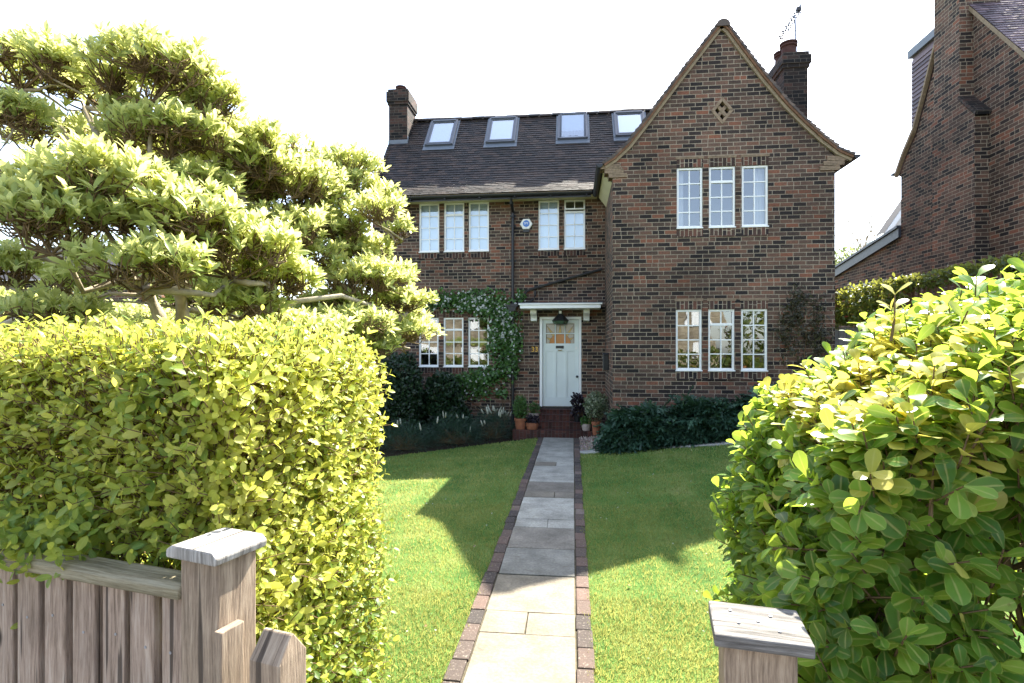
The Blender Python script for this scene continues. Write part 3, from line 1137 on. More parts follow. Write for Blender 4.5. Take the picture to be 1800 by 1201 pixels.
for nm, mt, d0, d1, yf in (("undercloak", "verge", .028, .066, YV - .004), ("verge_pointing", "verge_mortar", .066, .115, YV + .028)):
    for part in (outline[:iap + 1], outline[iap:]):
        A, B = offs(part, d0), offs(part, d1)
        m = MB()
        for i in range(len(part) - 1):
            m.face([(A[i][0], yf, A[i][1]), (B[i][0], yf, B[i][1]), (B[i + 1][0], yf, B[i + 1][1]), (A[i + 1][0], yf, A[i + 1][1])])
            m.face([(B[i][0], yf, B[i][1]), (B[i][0], YG + .01, B[i][1]), (B[i + 1][0], YG + .01, B[i + 1][1]), (B[i + 1][0], yf, B[i + 1][1])])
            m.face([(A[i][0], yf, A[i][1]), (A[i + 1][0], yf, A[i + 1][1]), (A[i + 1][0], YG + .01, A[i + 1][1]), (A[i][0], YG + .01, A[i][1])])
        m.build(nm, mt, groof)
# kneelers: three corbelled steps of creasing tiles each side
for side in (-1, 1):
    m = MB()
    xe = XF if side < 0 else XR
    for st in range(3):
        out_ = (.075, .15, .225)[st]
        inn = (.26, .20, .14)[st]
        zb = 5.055 + st * .082 if side < 0 else 5.06 + st * .085
        for q in range(3):
            za = zb + q * .027
            e = random.uniform(-.006, .006)
            a, b = xe + side * (out_ + e), xe - side * inn
            m.box(min(a, b), max(a, b), YG - .028 + random.uniform(-.004, .004), YG + .22, za, za + .021)
    m.build("kneeler", "kneeler", house)
    m = MB()
    for st in range(3):
        out_ = (.07, .145, .22)[st]
        zb = 5.05 + st * .083
        a, b = xe + side * out_, xe
        m.box(min(a, b), max(a, b), YG - .018, YG + .2, zb, zb + .08)
    m.build("kneeler_brick", "brick_soldier", house)
# soffits and gutters
m = MB()
m.face([(XL - .1, 12.44, 5.335), (XL - .1, YW + .02, 5.335), (XF, YW + .02, 5.335), (XF, 12.44, 5.335)])
m.box(XL - .1, .42, 12.42, 12.44, 5.30, 5.42)
m.build("soffit", "cream", house)
m = MB()
zf = outline[0][1]
m.face([(XF + .002, YG + .2, 5.02), (XF + .002, 12.42, 5.02), (outline[0][0] + .02, 12.42, 5.24), (outline[0][0] + .02, YG + .2, 5.24)])
m.face([(outline[0][0] + .02, YG + .2, 5.24), (outline[0][0] + .02, 12.42, 5.24), (outline[0][0] + .02, 12.42, 5.33), (outline[0][0] + .02, YG + .2, 5.33)])
m.build("soffit", "cream", house)


def gutter(m, p, q, r_=.062):
    p, q = Vector(p), Vector(q)
    d = (q - p).normalized()
    s = Vector((d.y, -d.x, 0))
    ring = lambda o, rr: [o + s * (rr * math.cos(a)) - Vector((0, 0, rr * math.sin(a))) for a in [math.pi * k / 8 for k in range(9)]]
    A, B = ring(p, r_), ring(q, r_)
    A2, B2 = ring(p, r_ - .006), ring(q, r_ - .006)
    for k in range(8):
        m.face([A[k], B[k], B[k + 1], A[k + 1]])
        m.face([A2[k + 1], B2[k + 1], B2[k], A2[k]])
    m.face(A)
    m.face(B[::-1])
    for k in (0, 8):
        m.face([A[k], A2[k], B2[k], B[k]])


m = MB()
gutter(m, (XL - .12, 12.36, 5.37), (.42, 12.36, 5.37))
m.box(XL - .1, .4, 12.40, 12.418, 5.27, 5.36)
for x in np.arange(-4.5, .4, .8):
    m.box(x - .015, x + .015, 12.30, 12.40, 5.29, 5.31)
m.build("gutter", "black", house)
gx = outline[0][0] - .06
m = MB()
gutter(m, (gx, YV, 5.30), (gx, 12.35, 5.30))
m.build("gutter", "black", house)
gxr = outline[-1][0] + .05
m = MB()
gutter(m, (gxr, YV + .02, outline[-1][1] + .0), (gxr, 15.0, outline[-1][1]))
m.build("gutter", "black", house)
# rainwater pipes
xp = at(901.5, 560, YW - .06).x
hz = at(904, 540, YW - .1).z
m = MB()
m.tube([(xp, 12.40, 5.33), (xp, 12.46, 5.20), (xp, YW - .07, 5.08), (xp, YW - .07, 4.9)], .038, 10)
m.tube([(xp, YW - .07, 4.9), (xp, YW - .07, hz + .06)], .036, 10)
m.tube([(xp, YW - .07, hz - .09), (xp, YW - .07, -.05)], .036, 10)
for z in (4.95, 3.9, 1.9, .9, 4.72):
    m.tube([(xp, YW - .07, z), (xp, YW - .07, z + .07)], .046, 10)
    m.box(xp - .07, xp + .07, YW - .03, YW - .005, z + .01, z + .05)
m.build("downpipe", "black", house, smooth=False)
m = MB()
m.box(xp - .15, xp + .12, YW - .20, YW - .005, hz + .01, hz + .06)
m.prism([(xp - .13, hz + .01), (xp - .045, hz - .10), (xp + .045, hz - .10), (xp + .10, hz + .01)], YW - .18, YW - .01)
m.build("rainwater_hopper", "black", house)
m = MB()
q = lambda px, py: at(px, py, YW - .06)
m.tube([q(1058, 473), q(1054, 474.5), q(934, 508.5), q(926, 512), q(912, 532), q(909, 537)], .030, 8)
m.tube([q(941, 511), q(941, 519), q(937, 527), q(926, 533), q(912, 537)], .026, 8)
m.build("waste_pipe", "black", house)

# diamond vent in the gable
m = MB()
for i in range(4):
    a, b = Vector((dia[i][0], 0, dia[i][1])), Vector((dia[(i + 1) % 4][0], 0, dia[(i + 1) % 4][1]))
    c0 = Vector((dc.x, 0, dc.z))
    a2, b2 = c0 + (a - c0) * .70, c0 + (b - c0) * .70
    a1, b1 = c0 + (a - c0) * 1.04, c0 + (b - c0) * 1.04
    for s0, s1 in ((.012, .495), (.505, .988)):
        pts = [a1.lerp(b1, s0), a1.lerp(b1, s1), a2.lerp(b2, s1), a2.lerp(b2, s0)]
        fr_ = [(p.x, YG - .014, p.z) for p in pts]
        bk_ = [(p.x, YG + .12, p.z) for p in pts]
        m.face(fr_)
        for k in range(4):
            m.face([fr_[k], bk_[k], bk_[(k + 1) % 4], fr_[(k + 1) % 4]])
for (s, t_) in ((.5, 1), (.5, -1)):
    for off in (-.0, ):
        a = Vector((-.62 * DW / 2 - .31 * DW, 0, -.31 * DH * t_ + .31 * DH * t_))
# lattice: two bricks crossing each way
for da, db in (((-.34, -.34), (.34, .34)), ((-.34, .34), (.34, -.34))):
    p, r_ = Vector((dc.x + da[0] * DW, 0, dc.z + da[1] * DH)), Vector((dc.x + db[0] * DW, 0, dc.z + db[1] * DH))
    d = (r_ - p).normalized()
    nn = Vector((-d.z, 0, d.x)) * .030
    e = .004 if da[1] < 0 else 0
    pts = [p + nn, r_ + nn, r_ - nn, p - nn]
    fr_ = [(v.x, YG + .012 + e, v.z) for v in pts]
    bk_ = [(v.x, YG + .1, v.z) for v in pts]
    m.face(fr_)
    for k in range(4):
        m.face([fr_[k], bk_[k], bk_[(k + 1) % 4], fr_[(k + 1) % 4]])
m.build("diamond_vent", "kneeler", house)
m = MB()
m.box(dc.x - .2, dc.x + .2, YG + .14, YG + .16, dc.z - .25, dc.z + .25)
m.build("vent_back", "black", house)

# chimneys
def chimney(x0, x1, y0, y1, z0, z1, corb, pots):
    m = MB()
    m.box(x0, x1, y0, y1, z0, z1 - corb - .07, skip="du")
    m.box(x0 - .03, x1 + .03, y0 - .03, y1 + .03, z1 - corb - .07, z1 - corb, skip="")
    m.box(x0 - .055, x1 + .055, y0 - .055, y1 + .055, z1 - corb + .002, z1 - .075)
    m.box(x0 - .02, x1 + .02, y0 - .02, y1 + .02, z1 - .073, z1)
    ch = m.build("chimney", "brick_chimney", house)
    for (px_, py_, rr, hh) in pots:
        m = MB()
        m.lathe((px_, py_, z1), [(rr * 1.1, -.02), (rr * 1.1, .02), (rr * .95, .05), (rr * .9, hh - .1), (rr * 1.1, hh - .085), (rr * 1.1, hh - .055), (rr * .96, hh - .05),
                                 (rr * .96, hh - .035), (rr * 1.14, hh - .03), (rr * 1.14, hh), (rr * .85, hh), (rr * .82, hh - .2)], 18)
        m.build("chimney_pot", "pot", ch, smooth=False)
    return ch


cl = at(683.5, 200, 14.3).x
cr = at(716, 200, 14.3).x
ch = chimney(cl, cr, 14.3, 15.05, 5.3, at(700, 157, 14.3).z, .34, [((cl + cr) / 2 - .02, 14.62, .13, .2)])
m = MB()
m.box(cl - .01, cr + .015, 14.285, 14.298, 7.30, 7.45)
m.box(cr + .003, cr + .008, 14.3, 14.9, 7.40, 7.56)
m.build("lead_flashing", "lead", ch)
r0 = at(1378, 150, 11.6).x
zt = at(1395, 92, 11.6).z
ch2 = chimney(r0, XR + .02, 11.6, 12.5, 4.5, zt, .24, [(r0 + .2, 11.9, .15, .34), (r0 + .2, 12.28, .14, .34)])

# roof windows on the main slope
def on_roof(px, py):
    d = ray(px, py)
    (a0, z0), (a1, z1) = MAIN[-2], MAIN[-1]
    k = (z1 - z0) / (a1 - a0)
    tt = (z0 + k * (0 - a0) - H) / (d.z - k * d.y)
    return Vector((0, 0, H)) + d * tt


RD = Vector((0, MAIN[-1][0] - MAIN[-2][0], MAIN[-1][1] - MAIN[-2][1])).normalized()
RN = Vector((0, -RD.z, RD.y))
for i, (tl, tr, bl_, br_) in enumerate([((762, 218), (806, 217), (746, 260), (796, 258.5)), ((863, 213), (910, 212), (853, 255), (905.5, 254)),
                                        ((983, 208), (1032, 206.5), (979, 249), (1033, 247)), ((1079, 203.5), (1131, 202), (1081, 244), (1137, 241))]):
    A, B, C_, D_ = on_roof(*tl), on_roof(*tr), on_roof(*bl_), on_roof(*br_)
    x0, x1 = (A.x + C_.x) / 2, (B.x + D_.x) / 2
    s1 = ((A.y + B.y) / 2 - MAIN[-2][0]) / RD.y
    s0 = ((C_.y + D_.y) / 2 - MAIN[-2][0]) / RD.y
    org = Vector((0, MAIN[-2][0], MAIN[-2][1]))
    M = Matrix(((1, 0, 0, org.x), (0, RD.y, RN.y, org.y), (0, RD.z, RN.z, org.z), (0, 0, 0, 1)))   # x along, y up the slope, z out
    fr = .05
    m = MB(M)
    m.box(x0, x0 + fr, s0, s1, -.02, .105)
    m.box(x1 - fr, x1, s0, s1, -.02, .105)
    m.box(x0 + fr, x1 - fr, s1 - fr * 1.2, s1, -.02, .125)
    m.box(x0 + fr, x1 - fr, s0, s0 + fr * .8, -.02, .095)
    rw = m.build("roof_window", "grey_frame", house, bevel=.006)
    if i == 2:
        rw["label"] = "roof window tilted open"
    m = MB(M)
    m.box(x0 - .05, x1 + .05, s0 - .16, s0, -.02, .036)
    m.box(x0 - .05, x0, s0, s1 + .05, -.02, .046)
    m.box(x1, x1 + .05, s0, s1 + .05, -.02, .046)
    m.build("lead_flashing", "lead", rw)
    # sash pivoting about its middle
    h = (s1 - s0)
    tilt = R(9) if i == 2 else 0
    M2 = M @ Matrix.Translation((0, (s0 + s1) / 2, .07)) @ Matrix.Rotation(tilt, 4, "X")
    m = MB(M2)
    a, b, hh = x0 + fr + .004, x1 - fr - .004, h / 2 - fr * 1.0
    m.box(a, a + .04, -hh, hh, -.02, .03)
    m.box(b - .04, b, -hh, hh, -.02, .03)
    m.box(a + .04, b - .04, -hh, -hh + .05, -.02, .03)
    m.box(a + .04, b - .04, hh - .05, hh, -.02, .03)
    m.build("sash", "grey_frame", rw)
    m = MB(M2)
    m.face([(a + .03, -hh + .03, .012), (b - .03, -hh + .03, .012), (b - .03, hh - .03, .012), (a + .03, hh - .03, .012)])
    m.build("pane", "roof_glass", rw)
    m = MB(M2)
    m.face([(a + .03, -hh + .03, -.03), (b - .03, -hh + .03, -.03), (b - .03, hh - .03, -.03), (a + .03, hh - .03, -.03)])
    m.build("blind", "blind", rw)

# ---- front door
dx0, dx1, dz0, dz1 = DOOR
m = MB()
fr = .06
YD = YW + .07
m.box(dx0, dx0 + fr, YW + .005, YW + .13, dz0, dz1)
m.box(dx1 - fr, dx1, YW + .005, YW + .13, dz0, dz1)
m.box(dx0 + fr, dx1 - fr, YW + .005, YW + .13, dz1 - fr, dz1)
m.build("door_frame", "white", house, bevel=.006)
zq = lambda py: at(985, py, YD).z
lx0, lx1 = dx0 + fr + .003, dx1 - fr - .003
xq = lambda px: at(px, 640, YD).x
m = MB()
gx0, gx1, gz0_, gz1_ = xq(959.4), xq(1009.8), zq(603.9), zq(568.7)
ft, bt = YD, YD + .03
m.box(lx0, gx0, ft, bt, dz0 + .01, dz1 - fr - .004)             # stiles
m.box(gx1, lx1, ft, bt, dz0 + .01, dz1 - fr - .004)
m.box(gx0, gx1, ft, bt, gz1_, dz1 - fr - .004)                   # top rail
m.box(gx0, gx1, ft, bt, zq(617.5), gz0_)                          # lock rail
m.box(gx0, gx1, ft, bt, dz0 + .01, zq(698.4))                     # bottom rail
for px_ in (975.6, 994.4):
    m.box(xq(px_) - .032, xq(px_) + .032, ft, bt, zq(698.4), zq(617.5))
m.box(gx0, gx1, ft + .016, bt + .012, zq(698.4), zq(617.5))       # the three flush panels
for i in (1, 2):                                                  # glazing bars
    xx = gx0 + (gx1 - gx0) * i / 3
    m.box(xx - .013, xx + .013, ft + .002, bt, gz0_, gz1_)
zm = (gz0_ + gz1_) / 2
m.box(gx0, gx1, ft + .005, bt - .002, zm - .013, zm + .013)
door = m.build("door", "door", house, bevel=.0035)
m = MB()
m.box(gx0, gx1, YD + .024, YD + .03, gz0_, gz1_)
m.build("opal_glass", "opal", door)
ccx = (gx0 + gx1) / 2
gw, gh = gx1 - gx0, gz1_ - gz0_
yl = YD + .0205
m = MB()
Rs = gw * .37
m.face([(ccx + Rs * math.cos(a), yl, gz0_ + Rs * .93 * math.sin(a)) for a in [math.pi * k / 20 for k in range(21)]][::-1])
m.build("sun_glass", "amber", door)
m = MB()
lead = MB()
for ang, wd in ((90, 9), (53, 8), (127, 8), (24, 7), (156, 7)):
    tip = []
    for a, rr in ((ang - wd, Rs), (ang + wd, Rs)):
        tip.append(Vector((ccx + rr * math.cos(R(a)), yl, gz0_ + rr * .93 * math.sin(R(a)))))
    dv = Vector((math.cos(R(ang)), 0, math.sin(R(ang))))
    L = min(gh / max(dv.z, .01), (gw / 2) / max(abs(dv.x), .01)) * .97
    e = Vector((ccx, yl, gz0_)) + dv * L
    e.y = yl
    m.face([tip[0], e, tip[1]])
    for p in tip:
        lead.tube([p, e], .0028, 4)
m.build("ray_glass", "yellow", door)
for k in range(20):
    a, b = math.pi * k / 20, math.pi * (k + 1) / 20
    lead.tube([(ccx + Rs * math.cos(a), yl, gz0_ + Rs * .93 * math.sin(a)), (ccx + Rs * math.cos(b), yl, gz0_ + Rs * .93 * math.sin(b))], .003, 4)
for i in range(3):
    for j in range(2):
        a, b = gx0 + gw * i / 3 + .016, gx0 + gw * (i + 1) / 3 - .016
        c0, c1 = gz0_ + gh / 2 * j + .016 * (j > 0), gz0_ + gh / 2 * (j + 1) - .016
        for p, q_ in (((a, c0), (b, c0)), ((b, c0), (b, c1)), ((b, c1), (a, c1)), ((a, c1), (a, c0))):
            lead.tube([(p[0], yl, p[1]), (q_[0], yl, q_[1])], .0032, 4)
lead.build("lead_came", "black", door)
m = MB()
m.box(xq(977), xq(991), YD - .012, YD + .01, zq(612.8), zq(608))
m.build("letterbox", "black", door, bevel=.003)
m = MB()
m.tube([(xq(980.4), YD - .03, zq(615.4)), (xq(983), YD - .022, zq(616)), (xq(986), YD - .022, zq(616)), (xq(988), YD - .03, zq(615.4))], .009, 8)
m.build("knocker", "brass", door)
m = MB()
kx, kz = xq(1014.4), zq(661.8)
m.tube([(kx, YD, kz), (kx, YD - .05, kz)], .012, 8)
m.lathe((0, 0, 0), [(.001, 0), (.022, .006), (.03, .02), (.022, .034), (.001, .04)], 12)
for i in range(len(m.v) - 12 * 4 * 4, len(m.v)):
    v = m.v[i]
    m.v[i] = Vector((kx + v.x, YD - .045 - v.z, kz + v.y))
m.build("knob", "black", door)
m = MB()
m.box(xq(1011.2), xq(1014.8), YD - .018, YD, zq(614.5), zq(609.5))
m.build("doorbell", "plastic", door, bevel=.003)
m = MB()
m.box(dx0 - .0, dx1 + .0, YW - .03, YW + .14, .495, .528)
m.build("threshold", "tile", house)
# canopy slab on two console brackets
c0, c1 = at(914, 537, 12.25), at(1056, 537, 12.25)
cz0, cz1 = at(985, 542, 12.25).z, at(985, 533, 12.25).z
m = MB()
m.box(c0.x, c1.x, 12.25, YW - .003, cz0, cz1 - .035)
m.box(c0.x - .03, c1.x + .03, 12.22, YW - .003, cz1 - .033, cz1)
can = m.build("canopy", "white", house, bevel=.006)
m = MB()
m.box(c0.x - .04, c1.x + .04, 12.215, YW - .002, cz1 + .002, cz1 + .016)
m.build("lead_cover", "lead", can)
for pa, pb in ((933, 943.6), (1025.6, 1036.2)):
    xa, xb = at(pa, 550, YW - .12).x, at(pb, 550, YW - .12).x
    prof = [(YW - .003, cz0 - .003), (YW - .30, cz0 - .003), (YW - .31, cz0 - .05), (YW - .30, cz0 - .09), (YW - .24, cz0 - .12), (YW - .16, cz0 - .15), (YW - .12, cz0 - .20), (YW - .11, cz0 - .25), (YW - .003, cz0 - .27)]
    m = MB()
    m.prism(prof, xa, xb, "x")
    m.build("bracket", "white", can, bevel=.004)
# house number
def digits(txt, name, mat, parent, loc, size, depth=.008, rot=(R(90), 0, 0)):
    cu = bpy.data.curves.new(name, "FONT")
    cu.body = txt
    cu.size = size
    cu.extrude = depth / 2
    cu.align_x = "CENTER"
    cu.align_y = "CENTER"
    tmp = bpy.data.objects.new(name + "_tmp", cu)
    COL.objects.link(tmp)
    tmp.location = loc
    tmp.rotation_euler = rot
    bpy.context.view_layer.update()
    dg = bpy.context.evaluated_depsgraph_get()
    me = bpy.data.meshes.new_from_object(tmp.evaluated_get(dg))
    me.transform(tmp.matrix_world)
    bpy.data.objects.remove(tmp)
    me.materials.clear()
    return finish(name, me, mat, parent)


digits("33", "house_number", "brass", house, at(939.8, 614.6, YW - .012), .165, .012)

# things fixed to the house that could be lifted off
lan = at(985, 560, 12.6)
lantern = thing("porch_lantern", (lan.x, 12.6, cz0), "dark metal lantern with flared shade hanging under the white door canopy", "lamp")
hx = lambda r_, z: [(lan.x + r_ * math.cos(math.pi * k / 3), 12.6 + r_ * math.sin(math.pi * k / 3), z) for k in range(6)]
m = MB()
zs_ = [at(985, p, 12.6).z for p in (546, 552, 563.5)]
rings = [hx(.05, zs_[0]), hx(.05, zs_[1]), hx(.19, zs_[2]), hx(.185, zs_[2] - .01)]
for a, b in zip(rings, rings[1:]):
    for k in range(6):
        m.face([a[k], a[(k + 1) % 6], b[(k + 1) % 6], b[k]])
m.face(rings[0][::-1])
m.tube([(lan.x, 12.6, zs_[0] - .01), (lan.x, 12.6, cz0)], .012, 6)
m.build("shade", "black", lantern)
m = MB()
a, b = hx(.18, zs_[2] - .012), hx(.135, zs_[2] - .085)
for k in range(6):
    m.face([a[k], a[(k + 1) % 6], b[(k + 1) % 6], b[k]])
m.face(b)
m.build("glass_shade", "green_glass", lantern)
m = MB()
for k in range(6):
    m.tube([a[k], b[k]], .007, 4)
    m.tube([b[k], b[(k + 1) % 6]], .006, 4)
m.build("frame", "black", lantern)
m = MB()
m.box(lan.x - .03, lan.x + .03, 12.535, 12.545, zs_[1] + .005, zs_[0] - .01)
m.build("cap", "plastic", lantern)

ac = at(925, 394, YW - .06)
alarm = thing("alarm_box", (ac.x, YW, ac.z), "white hexagonal burglar alarm box with round blue badge beside the black downpipe", "alarm box")
m = MB()
hexp = lambda r_: [(ac.x + r_ * math.cos(math.pi * k / 3), ac.z + r_ * .92 * math.sin(math.pi * k / 3)) for k in range(6)]
A, B = hexp(.150), hexp(.138)
y0_, y1_, y2_ = YW - .004, YW - .055, YW - .072
for k in range(6):
    p, q_ = A[k], A[(k + 1) % 6]
    r1, r2 = B[k], B[(k + 1) % 6]
    m.face([(p[0], y0_, p[1]), (q_[0], y0_, q_[1]), (q_[0], y1_, q_[1]), (p[0], y1_, p[1])])
    m.face([(p[0], y1_, p[1]), (q_[0], y1_, q_[1]), (r2[0], y2_, r2[1]), (r1[0], y2_, r1[1])])
m.face([(p[0], y2_, p[1]) for p in B])
m.build("cover", "plastic", alarm)
m = MB()
m.tube([(ac.x, y2_ + .002, ac.z + .008), (ac.x, y2_ - .004, ac.z + .008)], .078, 28)
m.build("badge", "blue", alarm)
digits("SPE", "lettering", "white", alarm, (ac.x, y2_ - .006, ac.z + .012), .072, .003)
m = MB()
m.box(ac.x - .07, ac.x + .07, YW - .05, YW - .004, ac.z - .185, ac.z - .128)
m.build("sounder", "black", alarm)
for sx in (-.072, .072):
    m = MB()
    m.tube([(ac.x + sx, y2_ + .004, ac.z - .1), (ac.x + sx, y2_ - .003, ac.z - .1)], .006, 8)
m.build("screw", "black", alarm)

bx = atX(1064.5, 636, XF - .06)
mail = thing("post_box", (XF, bx.y, bx.z), "black wall box on the narrow brick return beside the front door", "wall box")
m = MB()
m.box(XF - .11, XF - .003, bx.y - .16, bx.y + .14, bx.z - .17, bx.z + .15)
m.prism([(bx.y - .18, bx.z + .152), (bx.y + .16, bx.z + .152), (bx.y + .14, bx.z + .185), (bx.y - .16, bx.z + .185)], XF - .12, XF - .003, "x")
m.build("case", "black", mail, bevel=.008)
m = MB()
m.box(XF - .116, XF - .111, bx.y - .09, bx.y + .07, bx.z + .07, bx.z + .09)
m.build("slot", "steel", mail)

# television aerial strapped to the right-hand stack
YA = 11.9
A_ = lambda px, py: at(px, py, YA)
ae = thing("television_aerial", tuple(A_(1399, 92)), "thin rooftop aerial on a mast behind the chimney right of the gable", "aerial")
m = MB()
m.tube([A_(1400, 120), A_(1398.5, 60), A_(1397, 26)], .02, 8)
m.build("mast", "steel", ae)
m = MB()
p, q_ = A_(1371, 68), A_(1408, 8)
m.tube([p, q_], .016, 6)
m.tube([A_(1385, 53), A_(1396, 38)], .009, 5)
m.build("boom", "steel", ae)
d = (q_ - p)
side = Vector((.95, .3, .0))
for i in range(12):
    c = p + d * (i / 11 * .83)
    m = MB()
    s = side * .10
    m.tube([c - s - Vector((0, 0, .03)), c - s * .15, c + s * .15, c + s + Vector((0, 0, .03))], .02, 4)
    m.build("director", "steel", ae)
m = MB()
c = A_(1404, 16)
m.box(c.x - .045, c.x + .03, c.y - .03, c.y + .03, c.z - .04, c.z + .03)
m.build("dipole_box", "black", ae)
m = MB()
for dx_ in (-.12, 0, .12):
    m.tube([A_(1405.5, 1) + Vector((0, dx_, 0)), A_(1408.5, 10) + Vector((0, dx_, 0)), A_(1406, 38) + Vector((0, dx_, 0))], .011, 5)
m.build("reflector", "steel", ae)

# red tiled steps up to the door
steps = thing("brick_steps", (-.29, 11.6, 0), "red brick steps rising to the pale green front door", "steps")
m = MB()
sA, sB = at(949, 730, 12.3).x, at(1022, 730, 12.3).x
m.box(sA, sB, 12.47, YW + .0, -.1, .492, swap=True)
m.box(sA - .0, sB + .005, 12.18, 12.468, -.1, .405, swap=True)
m.box(sA - .01, sB + .01, 11.88, 12.178, -.1, .288, swap=True)
for (a, b, y, z) in ((sA, sB, 12.47, .492), (sA, sB, 12.18, .405), (sA, sB, 11.88, .288)):
    m.box(a - .012, b + .012, y - .018, y + .2, z + .002, z + .018, swap=True)
m.build("flight", "brick_step", steps, bevel=.006)
m = MB()
m.box(-1.27, .62, 11.6, YW, -.25, .16, swap=True)
m.build("platform", "brick_step", steps, bevel=.008)

# ------------------------------------------------------------------ gate posts, fence, gate
def frame_at(p, deg):                       # local x along the frontage, local y into the garden
    return Matrix.Translation(Vector(p)) @ Matrix.Rotation(R(deg), 4, "Z")


dl = 1.13
PL = atd(383, 1000, dl)
PL.z = 0
fp = thing("gate_post", tuple(PL), "square weathered timber gate post with slanting cap at the end of the board fence", "gate post", "timber gate posts")
M = frame_at(PL, -16)
m = MB(M)
m.box(-.11, 0, 0, .098, -.05, 1.43)
m.build("post", "post", fp, bevel=.004)
m = MB(M)
m.prism([(-.132, 1.431), (.013, 1.431), (.016, 1.447), (.002, 1.459), (-.114, 1.459), (-.132, 1.448)], -.018, .114)
m.build("cap", "cap", fp, bevel=.004)
m = MB(M)
m.box(.002, .022, -.012, .046, -.05, 1.298)
m.build("gate_stop", "post", fp, bevel=.003)

dr = 1.02
PR = atd(1272, 1150, dr)
PR.z = 0
rp = thing("gate_post", tuple(PR), "square timber gate post with cracked silvery nailed cap below the round-leaved bush", "gate post", "timber gate posts")
M = frame_at(PR, -9)
m = MB(M)
m.box(0, .125, 0, .10, -.05, 1.328)
m.build("post", "post", rp, bevel=.004)
m = MB(M)
m.box(-.018, .148, -.024, .118, 1.329, 1.353, swap=True)
m.build("cap", "cap_worn_shaded", rp, bevel=.004)
for (nx_, ny_) in ((.020, .078), (.030, .030), (.066, .045), (.092, .072), (.098, .014)):
    m = MB(M)
    m.tube([(nx_, ny_, 1.35), (nx_, ny_, 1.3555)], .0032, 8)
    m.build("nail", "steel", rp)

FD = -12
PF = PL + Matrix.Rotation(R(-16), 3, "Z") @ Vector((-.112, .045, 0))
fence = thing("board_fence", tuple(PF), "weathered upright board fence with a flat top rail under the golden hedge", "fence")
M = frame_at(PF, FD)
x = -.002
while x > -2.3:
    wd = random.uniform(.090, .097)
    th_ = random.uniform(.030, .036)
    yo = random.uniform(-.003, .003)
    m = MB(M)
    x0, x1 = x - wd + .020 + random.uniform(-.003, .003), x - .002
    zt_ = 1.336 + random.uniform(-.004, .003)
    poly = [(x0, -th_ + yo), (x1, -th_ + yo), (x1, 0), (x0, 0)]
    lo = [(a, b, -.02) for a, b in poly]
    hi = [(a, b, zt_) for a, b in poly]
    sh = random.uniform(0, 9)
    zsh = random.uniform(0, 9)
    for k in range(4):
        a, b = lo[k], lo[(k + 1) % 4]
        c_, d_ = hi[(k + 1) % 4], hi[k]
        l0 = sum(math.dist(poly[j], poly[j + 1]) for j in range(k)) if k else 0
        l1 = l0 + math.dist(poly[k], poly[(k + 1) % 4])
        m.face([a, b, c_, d_], uv=[(sh + l0, zsh), (sh + l1, zsh), (sh + l1, zsh + zt_), (sh + l0, zsh + zt_)])
    m.face(hi, uv=[(sh + a, b) for a, b in poly])
    bd = m.build("board", "fence", fence, bevel=.003)
    for zn in (random.uniform(1.21, 1.24),):
        m = MB(M)
        xn = (x0 + x1) / 2 + random.uniform(-.015, .015)
        m.tube([(xn, -th_ + yo + .002, zn), (xn, -th_ + yo - .0012, zn)], .0034, 8)
        m.build("nail", "steel", bd)
    x -= wd
m = MB(M)
m.prism([(-.052, 1.338), (.02, 1.338), (.02, 1.364), (.006, 1.374), (-.040, 1.372), (-.052, 1.362)], -2.4, 0.0, "x")
for k in range(len(m.uv)):
    pass
rail_m = m
rail = MB(M)
for f_, uv0 in zip(m.f, range(len(m.f))):
    pts = [M.inverted() @ m.v[i] for i in f_]
    rail.face(pts, uv=[(p.y + p.z, p.x) for p in pts])
rail.build("top_rail", "rail", fence, bevel=.004)
for z in (.35, 1.12):
    m = MB(M)
    m.box(-2.3, 0, .002, .04, z, z + .07, swap=True)
    m.build("back_rail", "fence", fence)

PG = atd(491, 1165, 1.035)
PG.z = 0
gate = thing("garden_gate", tuple(PG), "timber gate standing open beside the fence post with a chamfered stile top", "gate")
M = frame_at(PG, -14)
m = MB(M)
w_ = .074
zt_ = 1.318
m.box(-w_, 0, 0, w_, .08, zt_ - .045)
a = [(-w_, 0, zt_ - .045), (0, 0, zt_ - .045), (0, w_, zt_ - .045), (-w_, w_, zt_ - .045)]
b = [(-w_ + .002, .034, zt_), (-.002, .034, zt_), (-.002, .040, zt_), (-w_ + .002, .040, zt_)]
for k in range(4):
    m.face([a[k], a[(k + 1) % 4], b[(k + 1) % 4], b[k]])
m.face(b)
m.build("stile", "post", gate, bevel=.003)
Mg = frame_at(PG, -85)
for k in range(9):
    m = MB(Mg)
    m.box(.015 + k * .098, .108 + k * .098, -.055, -.035, .08, 1.04 + .06 * math.sin(k / 8 * math.pi))
    m.build("board", "fence", gate)
for z in (.25, .85):
    m = MB(Mg)
    m.box(.0, .9, -.034, .0, z, z + .09, swap=True)
    m.build("rail", "fence", gate)
m = MB(Mg)
m.box(.83, .9, -.034, .04, .08, 1.08)
m.build("stile", "post", gate)


# ------------------------------------------------------------------ hedge (left) and bush (right)
def wob(p, s=1.0, seed=0.0):
    x, y, z = p[:, 0] * s + seed, p[:, 1] * s + seed * 1.7, p[:, 2] * s
    return (np.sin(x * 3.1 + 1.3 * np.sin(y * 2.3)) + np.sin(y * 4.3 + z * 2.1) + np.sin(z * 5.1 + x * 1.9) + .6 * np.sin(x * 9.7 + z * 7.3) + .6 * np.sin(y * 11.1 - z * 8.7)) / 4.2


